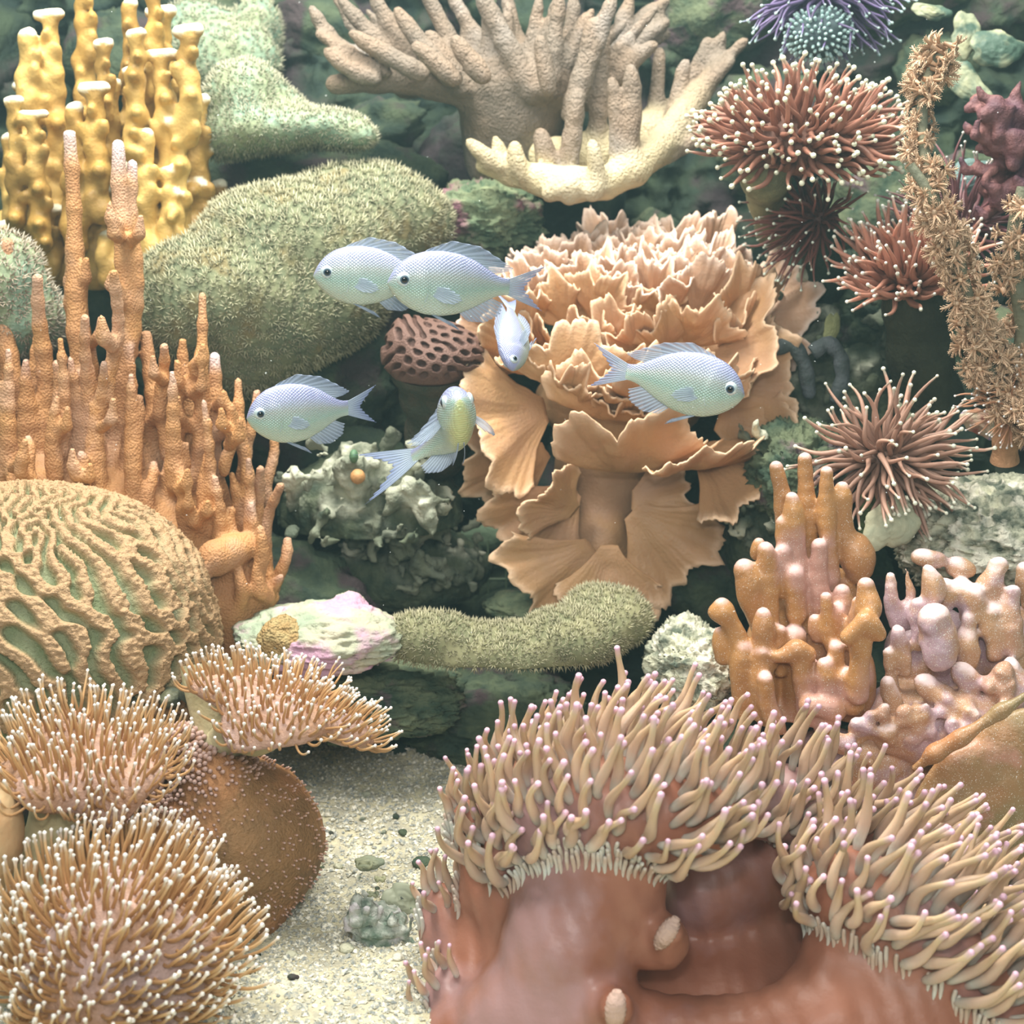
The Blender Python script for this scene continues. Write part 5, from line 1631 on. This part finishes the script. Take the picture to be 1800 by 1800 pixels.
V, Q, a = F.mesh(lambda P: .0026 * fbm(P * 130, 3, 4, True), band=.006)
build('body', Mesh().add(V, Q), mb_, t)
for (x, y, R) in ((655, 1572, 9), (640, 1520, 14), (668, 1545, 8)):
    mm = Mesh(); n = 16; a = np.arange(n + 1) / n * 6.283
    ctr = at(x, y, .815)
    P = np.stack([np.cos(a) * R * s, np.sin(a) * R * s * .6, 0 * a + .001 * np.sin(3 * a)], 1) + ctr
    add_tubes(mm, P[None], np.full((1, n + 1), .0011) * (1 + .3 * np.sin(a * 5))[None], 8)
    build('crater_rim', mm, m_sh2, t)
o = shell('spotted pale half clam shell leaning on the barnacle lump on the gravel', (705, 1585, .835), 40, 24, -.35, 21,
          M('clam', (160, 168, 140), alt=(178, 184, 156), scale=40, third=(70, 78, 66), tscale=110, rough=.5, thr3=(.62, .65)), .5, 'clam_shell')
shell('thin ring-shaped broken shell on the sand behind the barnacle lump', (648, 1520, .85), 26, 12, .1, 22, m_sh2, .8, 'broken_shell')
r = np.random.default_rng(9)
for (x, y, Y, R, lab) in ((735, 1500, .86, 9, 'small dark round stone on the sand left of the anemone'), (610, 1700, .79, 14, 'bluish pebble at the foot of the barnacle lump'), (740, 1455, .9, 18, 'half-buried greenish stone on the sunlit sand edge'), (555, 1440, .93, 12, 'small pale stone behind the brown leather coral'), (700, 1720, .78, 11, 'whitish chip of coral on the gravel near the anemone foot')):
    c = at(x, y, Y); c[2] = float(floor_z(c[0:1], c[1:2])[0]) + R * ps(Y) * .3
    rockthing('pebble', lab, 'stone', c, [R * ps(Y), R * ps(Y), R * ps(Y) * .6], [m_rockd, m_rockw, m_rockg][int(x) % 3], seed=int(x), amp=.2, freq=1.4, nu=24, nv=16)
# turquoise sponge stub behind the brown leather coral
c = at(457, 1410, .90)
F = Field(c - .03, c + .03, .0014, .003)
F.cap(c + [0, 0, .006], c + [.001, 0, -.012], .0062, .0058); F.cap(c + [.004, 0, -.008], c + [.007, 0, -.024], .0045, .004)
V, Q, a = F.mesh(lambda P: .0005 * fbm(P * 150, 2, 4), band=.006)
tag(build('sponge', Mesh().add(V, Q), M('turquoise', (104, 170, 140), rough=.6, bump=.3), loc=c), 'small turquoise sponge stub peeking out behind the brown leather coral', 'sponge')
# orange round polyp and green bud on the rubble
V, q, tt = rock_geo(at(629, 838, 1.07), [13 * ps(1.07), .006, 13 * ps(1.07)], 3, .08, 1.5, 28, 20)
tag(build('ball_polyp', Mesh().add(V, q, tt), M('ball', (196, 142, 84), rough=.5, bump=.3), loc=at(629, 850, 1.07)), 'small round orange polyp sitting on the pale rubble', 'polyp')
V, q, tt = rock_geo(at(622, 802, 1.08), [8 * ps(1.07), .005, 12 * ps(1.07)], 6, .08, 1.5, 24, 18)
tag(build('green_bud', Mesh().add(V, q, tt), M('bud', (88, 128, 92), rough=.5, bump=.3), loc=at(622, 812, 1.08)), 'tiny green oval bud standing on the rubble above the orange polyp', 'polyp')
# pale brown patch coral on the pale rock, behind the tilted toadstool
V, q, tt = rock_geo(at(500, 1130, .975), [50 * ps(.96), .014, 52 * ps(.96)], 8, .22, 1.5, 60, 40)
tag(build('patch_coral', Mesh().add(V, q, tt), M('patch', (176, 142, 86), alt=(184, 160, 104), scale=120, rough=.7, bump=.8, vor=.8, vscale=500), loc=at(490, 1160, .965)), 'tan grainy coral patch on the pale rock behind the tilted toadstool', 'coral')
# chips of drifting matter in the water
r = np.random.default_rng(77)
n = 130
P = np.stack([r.uniform(-.35, .35, n), r.uniform(.75, 1.05, n), r.uniform(.2, .65, n)], 1)
V, T = stones(P, r.uniform(.00022, .0005, n), 5)
o = build('drifting_specks', Mesh().add(V, T=T), M('speck', (235, 245, 245), rough=.6), smooth=False)
tag(o, 'tiny white specks drifting in the water', 'specks', kind='stuff')
# ------------------------------------------------------------------ fish
def fish_skin():
    m = bpy.data.materials.new('fish_skin'); m.use_nodes = True
    nt = m.node_tree; N = nt.nodes; L = nt.links; bs = N['Principled BSDF']
    def A(n_):
        a = N.new('ShaderNodeAttribute'); a.attribute_name = n_; return a.outputs['Fac']
    r = N.new('ShaderNodeValToRGB'); L.new(A('bk'), r.inputs[0])
    el = r.color_ramp.elements; el.new(.5); el.new(.75)
    for e, (p, c) in zip(el, ((0, (208, 226, 208)), (.35, (172, 206, 194)), (.7, (172, 184, 182)), (1.0, (158, 166, 212)))):
        e.position = p; e.color = lin(c)
    # scales: staggered cells in body coordinates
    comb = N.new('ShaderNodeCombineXYZ'); L.new(A('su'), comb.inputs[0]); L.new(A('sv'), comb.inputs[1])
    v = N.new('ShaderNodeTexVoronoi'); v.inputs['Scale'].default_value = 1.0; v.inputs['Randomness'].default_value = .12
    L.new(comb.outputs[0], v.inputs['Vector'])
    mr = N.new('ShaderNodeMapRange'); mr.inputs[1].default_value = .3; mr.inputs[2].default_value = .62; L.new(v.outputs['Distance'], mr.inputs[0])
    mx = N.new('ShaderNodeMix'); mx.data_type = 'RGBA'; mx.blend_type = 'MULTIPLY'
    mm = N.new('ShaderNodeMath'); mm.operation = 'MULTIPLY'; mm.inputs[1].default_value = .30; L.new(mr.outputs[0], mm.inputs[0]); L.new(mm.outputs[0], mx.inputs[0])
    L.new(r.outputs[0], mx.inputs[6]); mx.inputs[7].default_value = (.50, .50, .36, 1)
    m2 = N.new('ShaderNodeMix'); m2.data_type = 'RGBA'; L.new(A('yl'), m2.inputs[0]); L.new(mx.outputs[2], m2.inputs[6]); m2.inputs[7].default_value = lin((216, 222, 128))
    L.new(m2.outputs[2], bs.inputs['Base Color'])
    bs.inputs['Metallic'].default_value = .25; bs.inputs['Roughness'].default_value = .33; bs.inputs['Specular IOR Level'].default_value = .6
    b = N.new('ShaderNodeBump'); b.inputs['Strength'].default_value = .45; b.inputs['Distance'].default_value = .0006; b.invert = True
    L.new(mr.outputs[0], b.inputs['Height']); L.new(b.outputs[0], bs.inputs['Normal'])
    bs.inputs['Subsurface Weight'].default_value = .08; bs.inputs['Subsurface Scale'].default_value = .003
    return m


m_fish = fish_skin()
m_fin = M('fish_fin', (178, 196, 214), tip=(96, 116, 196), rough=.4, attr='bl')
# see-through membranes between the rays
_nt = m_fin.node_tree; _b = _nt.nodes['Principled BSDF']
_a = _nt.nodes.new('ShaderNodeAttribute'); _a.attribute_name = 'al'; _nt.links.new(_a.outputs['Fac'], _b.inputs['Alpha'])
m_eye = M('fish_eye_ring', (206, 224, 226), rough=.2, metal=.3)
m_iris = M('fish_iris', (70, 92, 110), rough=.25)
m_pupil = M('fish_pupil', (8, 12, 16), rough=.08, spec=.8)


def fish(label, c, f, up, Ln, bend=0.0, yellow=0.0, blue=0.0, tall=1.0, fins=1.0, tail_open=1.0, pect=.5, fat=1.0):
    """c: middle of the body; f: heading; up; Ln: length from snout to tail fork"""
    c = np.array(c, float); f = nrm(np.array(f, float)); up = nrm(np.array(up, float) - f * (np.array(up) @ f)); rt = np.cross(f, up)
    t = thing('chromis_fish', label, 'fish', c, 'small pale blue-green fish swimming in the tank')

    def W(x, y, z):
        """body coordinates (x 0 snout .. 1 tail, y side, z up), bent sideways"""
        x = np.asarray(x, float); y = np.asarray(y, float); z = np.asarray(z, float)
        b = bend * np.maximum(0, x - .35) ** 2 * 1.6
        return c + ((.45 - x) * Ln)[..., None] * f + ((y + b) * Ln)[..., None] * rt + (z * Ln)[..., None] * up
    xs = np.array([0, .012, .04, .09, .16, .25, .36, .48, .60, .70, .76, .80, .84])
    topz = np.array([.0, .034, .082, .135, .178, .204, .212, .198, .156, .098, .068, .056, .056]) * tall
    botz = np.array([-.004, -.030, -.068, -.112, -.152, -.180, -.190, -.172, -.126, -.075, -.052, -.046, -.046]) * tall
    wid = np.array([.004, .026, .046, .064, .076, .084, .084, .070, .050, .030, .020, .015, .006])
    wid = wid * fat
    n1, n2 = 56, 40
    X = np.linspace(0, 1, n1) ** 1.25 * .84
    T_, B_, Wd = [np.interp(X, xs, q) for q in (topz, botz, wid)]
    for _ in range(2):
        for q in (T_, B_, Wd):
            q[1:-1] = (q[:-2] + 2 * q[1:-1] + q[2:]) / 4
    a = np.arange(n2) / n2 * 2 * math.pi
    mid = (T_ + B_) / 2; hh = (T_ - B_) / 2
    ca, sa = np.cos(a), np.sin(a)
    Z = mid[:, None] + hh[:, None] * sa[None]
    Yv = Wd[:, None] * np.sign(ca)[None] * np.abs(ca)[None] ** .85 * (1 + .12 * np.cos(a * 2))[None]
    # gill cover edge
    XX = np.repeat(X[:, None], n2, 1)
    gill = .24 + .03 * (1 - ((Z + .0) / .15) ** 2)
    Yv = Yv * (1 + .07 * smooth01(gill - XX, -.004, .006) * smooth01(XX, .12, .2))
    V = W(XX, Yv, Z).reshape(-1, 3)
    i = np.arange(n1 - 1)[:, None] * n2; j = np.arange(n2)[None]
    Q = np.stack([i + j, i + (j + 1) % n2, i + n2 + (j + 1) % n2, i + n2 + j], -1).reshape(-1, 4)
    bk = smooth01(sa, -1, 1)[None] * np.ones((n1, 1))
    bk = np.clip(bk * (1 - .0 * blue) + blue, 0, 1)
    su = XX * 46; sv = (Z / np.maximum(hh[:, None], .05)) * 13 * np.clip(hh[:, None] / .19, .5, 1)
    head = smooth01(XX, .10, .26)
    su = su * 1.0; 
    yl = yellow * smooth01(-sa, .5, 1)[None] * smooth01(.55 - XX, 0, .3)
    m = Mesh().add(V, Q, bk=bk.ravel(), su=((su + sv) * .75).ravel(), sv=((su - sv) * .75).ravel(), yl=yl.ravel())
    e = (n1 - 1) * n2
    m.add(np.concatenate([V[:n2], [V[:n2].mean(0)], V[e:], [V[e:].mean(0)]]), T=np.concatenate([np.stack([np.full(n2, n2), (np.arange(n2) + 1) % n2, np.arange(n2)], 1), np.stack([np.full(n2, 2 * n2 + 1), n2 + 1 + np.arange(n2), n2 + 1 + (np.arange(n2) + 1) % n2], 1)]), bk=.5)
    body = build('body', m, m_fish, t)
    # mouth: a thin lip ring
    mm = Mesh(); aa = np.linspace(-1.15, 1.15, 12)
    P = W(.012 + .022 * (1 - np.cos(aa)), .030 * np.sin(aa), -.012 - .016 * (1 - np.cos(aa)))
    add_tubes(mm, P[None], np.full((1, 12), .0045 * Ln), 6)
    for sg in (-1, 1):
        g_ = Mesh(); aa2 = np.linspace(-1.15, 1.0, 16)
        gx_ = .235 + .035 * np.cos(aa2); gz_ = .105 * np.sin(aa2) * tall
        Tq = np.interp(gx_, xs, topz); Bq = np.interp(gx_, xs, botz); hq = (Tq - Bq) / 2; mq = (Tq + Bq) / 2
        cq = np.sqrt(np.clip(1 - ((gz_ - mq) / hq) ** 2, 0, 1)) ** .85
        add_tubes(g_, W(gx_, sg * np.interp(gx_, xs, wid) * cq * 1.10, gz_)[None], np.full((1, 16), .0030 * Ln), 5)
        build('gill_edge', g_, m_eye, t)
    build('lip', mm, M('lip', (200, 214, 214), rough=.4), t)

    def finsheet(name, base, tips, nr=None, blv=0.0, alv=.55, wave=.0, split=0.0):
        """fin between a base line and a tip line (lists of body coords); ridged rays"""
        base = np.array(base, float); tips = np.array(tips, float)
        nb, na = 14, 60
        k = np.linspace(0, 1, na)
        Bs = np.stack([np.interp(k, np.linspace(0, 1, len(base)), base[:, i]) for i in range(3)], 1)
        Ts = np.stack([np.interp(k, np.linspace(0, 1, len(tips)), tips[:, i]) for i in range(3)], 1)
        s = np.linspace(0, 1, nb)[:, None, None]
        P = Bs[None] * (1 - s) + Ts[None] * s
        ray = np.cos(k * math.pi * 2 * (nr or 14))
        P[..., 1] += (wave * np.sin(k * 9) + .0016 * ray)[None] * s[..., 0]
        P[..., 0] += (.006 * ray)[None] * smooth01(s[..., 0], .7, 1)
        G = W(P[..., 0], P[..., 1], P[..., 2])
        Nn = nrm(np.cross(np.gradient(G, axis=1), np.gradient(G, axis=0)))
        th = Ln * .0035 * (1.3 - s) * (.6 + .4 * ray)[None, :, None]
        V = np.concatenate([(G + Nn * th).reshape(-1, 3), (G - Nn * th).reshape(-1, 3)])
        q = gridq(na, nb); n = na * nb; ii = np.arange(n).reshape(nb, na)
        def st(ix): return np.stack([ix[:-1], ix[1:], ix[1:] + n, ix[:-1] + n], 1)
        Qa = np.concatenate([q, q[:, ::-1] + n, st(ii[0])[:, ::-1], st(ii[-1]), st(ii[:, 0]), st(ii[:, -1])[:, ::-1]])
        al = np.clip(alv + .4 * smooth01(ray, -.2, .9)[None] - .28 * s[..., 0], .12, 1) * np.ones((nb, na))
        bl = np.clip(blv * s[..., 0] ** 1.5 * np.ones((nb, na)) + .25 * blue, 0, 1)
        return build(name, Mesh().add(V, Qa, al=np.tile(al.ravel(), 2), bl=np.tile(bl.ravel(), 2)), m_fin, t)
    th_ = tall
    finsheet('dorsal_fin', [(.22, 0, .185 * th_), (.4, 0, .205 * th_), (.58, 0, .155 * th_), (.72, 0, .085 * th_)],
             [(.26, 0, .215 * th_), (.42, 0, (.235 + .035 * fins) * th_), (.62, 0, (.18 + .06 * fins) * th_), (.80, 0, (.13 + .02 * fins) * th_), (.86, 0, .115 * th_), (.80, 0, .095 * th_)], 13, .25)
    finsheet('anal_fin', [(.50, 0, -.165 * th_), (.6, 0, -.12 * th_), (.72, 0, -.068 * th_)],
             [(.56, 0, -.215 * th_), (.68, 0, -.22 * th_), (.78, 0, -.17 * th_), (.80, 0, -.10 * th_)], 10, .15)
    o_ = tail_open
    tail = finsheet('tail_fin', [(.81, 0, .052), (.83, 0, .025), (.84, 0, 0), (.83, 0, -.022), (.81, 0, -.044)],
                    [(1.10, 0, .155 * o_), (1.06, 0, .12 * o_), (.985, .0, .05 * o_), (.945, 0, 0), (.98, 0, -.05 * o_), (1.05, 0, -.12 * o_), (1.09, 0, -.16 * o_)], 12, .55, .7)
    for sg in (-1, 1):
        finsheet('pelvic_fin', [(.30, .018 * sg, -.178 * th_), (.335, .02 * sg, -.180 * th_)], [(.50, .035 * sg, -.265 * th_), (.46, .04 * sg, -.235 * th_)], 4, .2)
        sp = pect
        finsheet('pectoral_fin', [(.27, .076 * sg * fat, .005), (.275, .077 * sg * fat, -.045)],
                 [(.40, (.085 + .10 * sp) * sg, .0), (.47, (.09 + .15 * sp) * sg, -.04), (.49, (.09 + .16 * sp) * sg, -.075), (.44, (.085 + .14 * sp) * sg, -.105), (.36, (.085 + .08 * sp) * sg, -.10)], 8, .1, .5)
        # eye: white ring, iris, pupil
        U, q, tt = sphere_grid(24, 16)
        ex, ez = .105, .034 * th_
        ey = float(np.interp(ex, xs, wid)) * sg
        for nm, R, dy, ma in (('eye', .050, -.005, m_eye), ('iris', .039, .0030, m_iris), ('pupil', .025, .0130, m_pupil)):
            P = W(ex + U[:, 0] * R, ey + sg * dy + U[:, 1] * R * .55, ez + U[:, 2] * R)
            if nm == 'eye':
                eo = build(nm, Mesh().add(P, q, tt), ma, t)
            else:
                build(nm, Mesh().add(P, q, tt), ma, eo)
    return t


fish('pale fish facing left, left one of the overlapping pair above the green mound', at(656, 488, .99), (-1, -.12, .04), (0, 0, 1), .092, bend=-.1, pect=.2, tall=1.12)
fish('pale fish facing left just behind the glinting one, above the brown maze coral', at(798, 503, .955), (-1, -.18, .07), (0, -.05, 1), .100, bend=.15, pect=.3, tall=1.10, fins=1.1)
fish('smooth pale blue fish facing left with dark round eye, beside the orange fingers', at(532, 728, .93), (-1, -.30, -.02), (0, 0, 1), .083, bend=.25, pect=.15, tall=1.22, blue=.08)
fish('silvery green fish facing right in front of the cabbage coral', at(1196, 674, .95), (1, -.20, -.16), (0.12, 0, 1), .098, bend=-.1, pect=.15, tall=1.12, fins=.8)
fish('fish seen head-on with yellowish belly and spread fins, swimming toward the viewer', at(800, 752, .93), (.10, -.80, .62), (-.20, .60, .80), .096, bend=.75, yellow=.7, pect=1.3, fat=1.35, tall=1.0, blue=.1, tail_open=1.3)
fish('small blue fish turned half away and pointing down, beside the cabbage coral', at(905, 588, 1.02), (-.05, -.62, -.75), (-.72, -.4, .3), .068, bend=.3, blue=.55, pect=.3, tall=1.0)
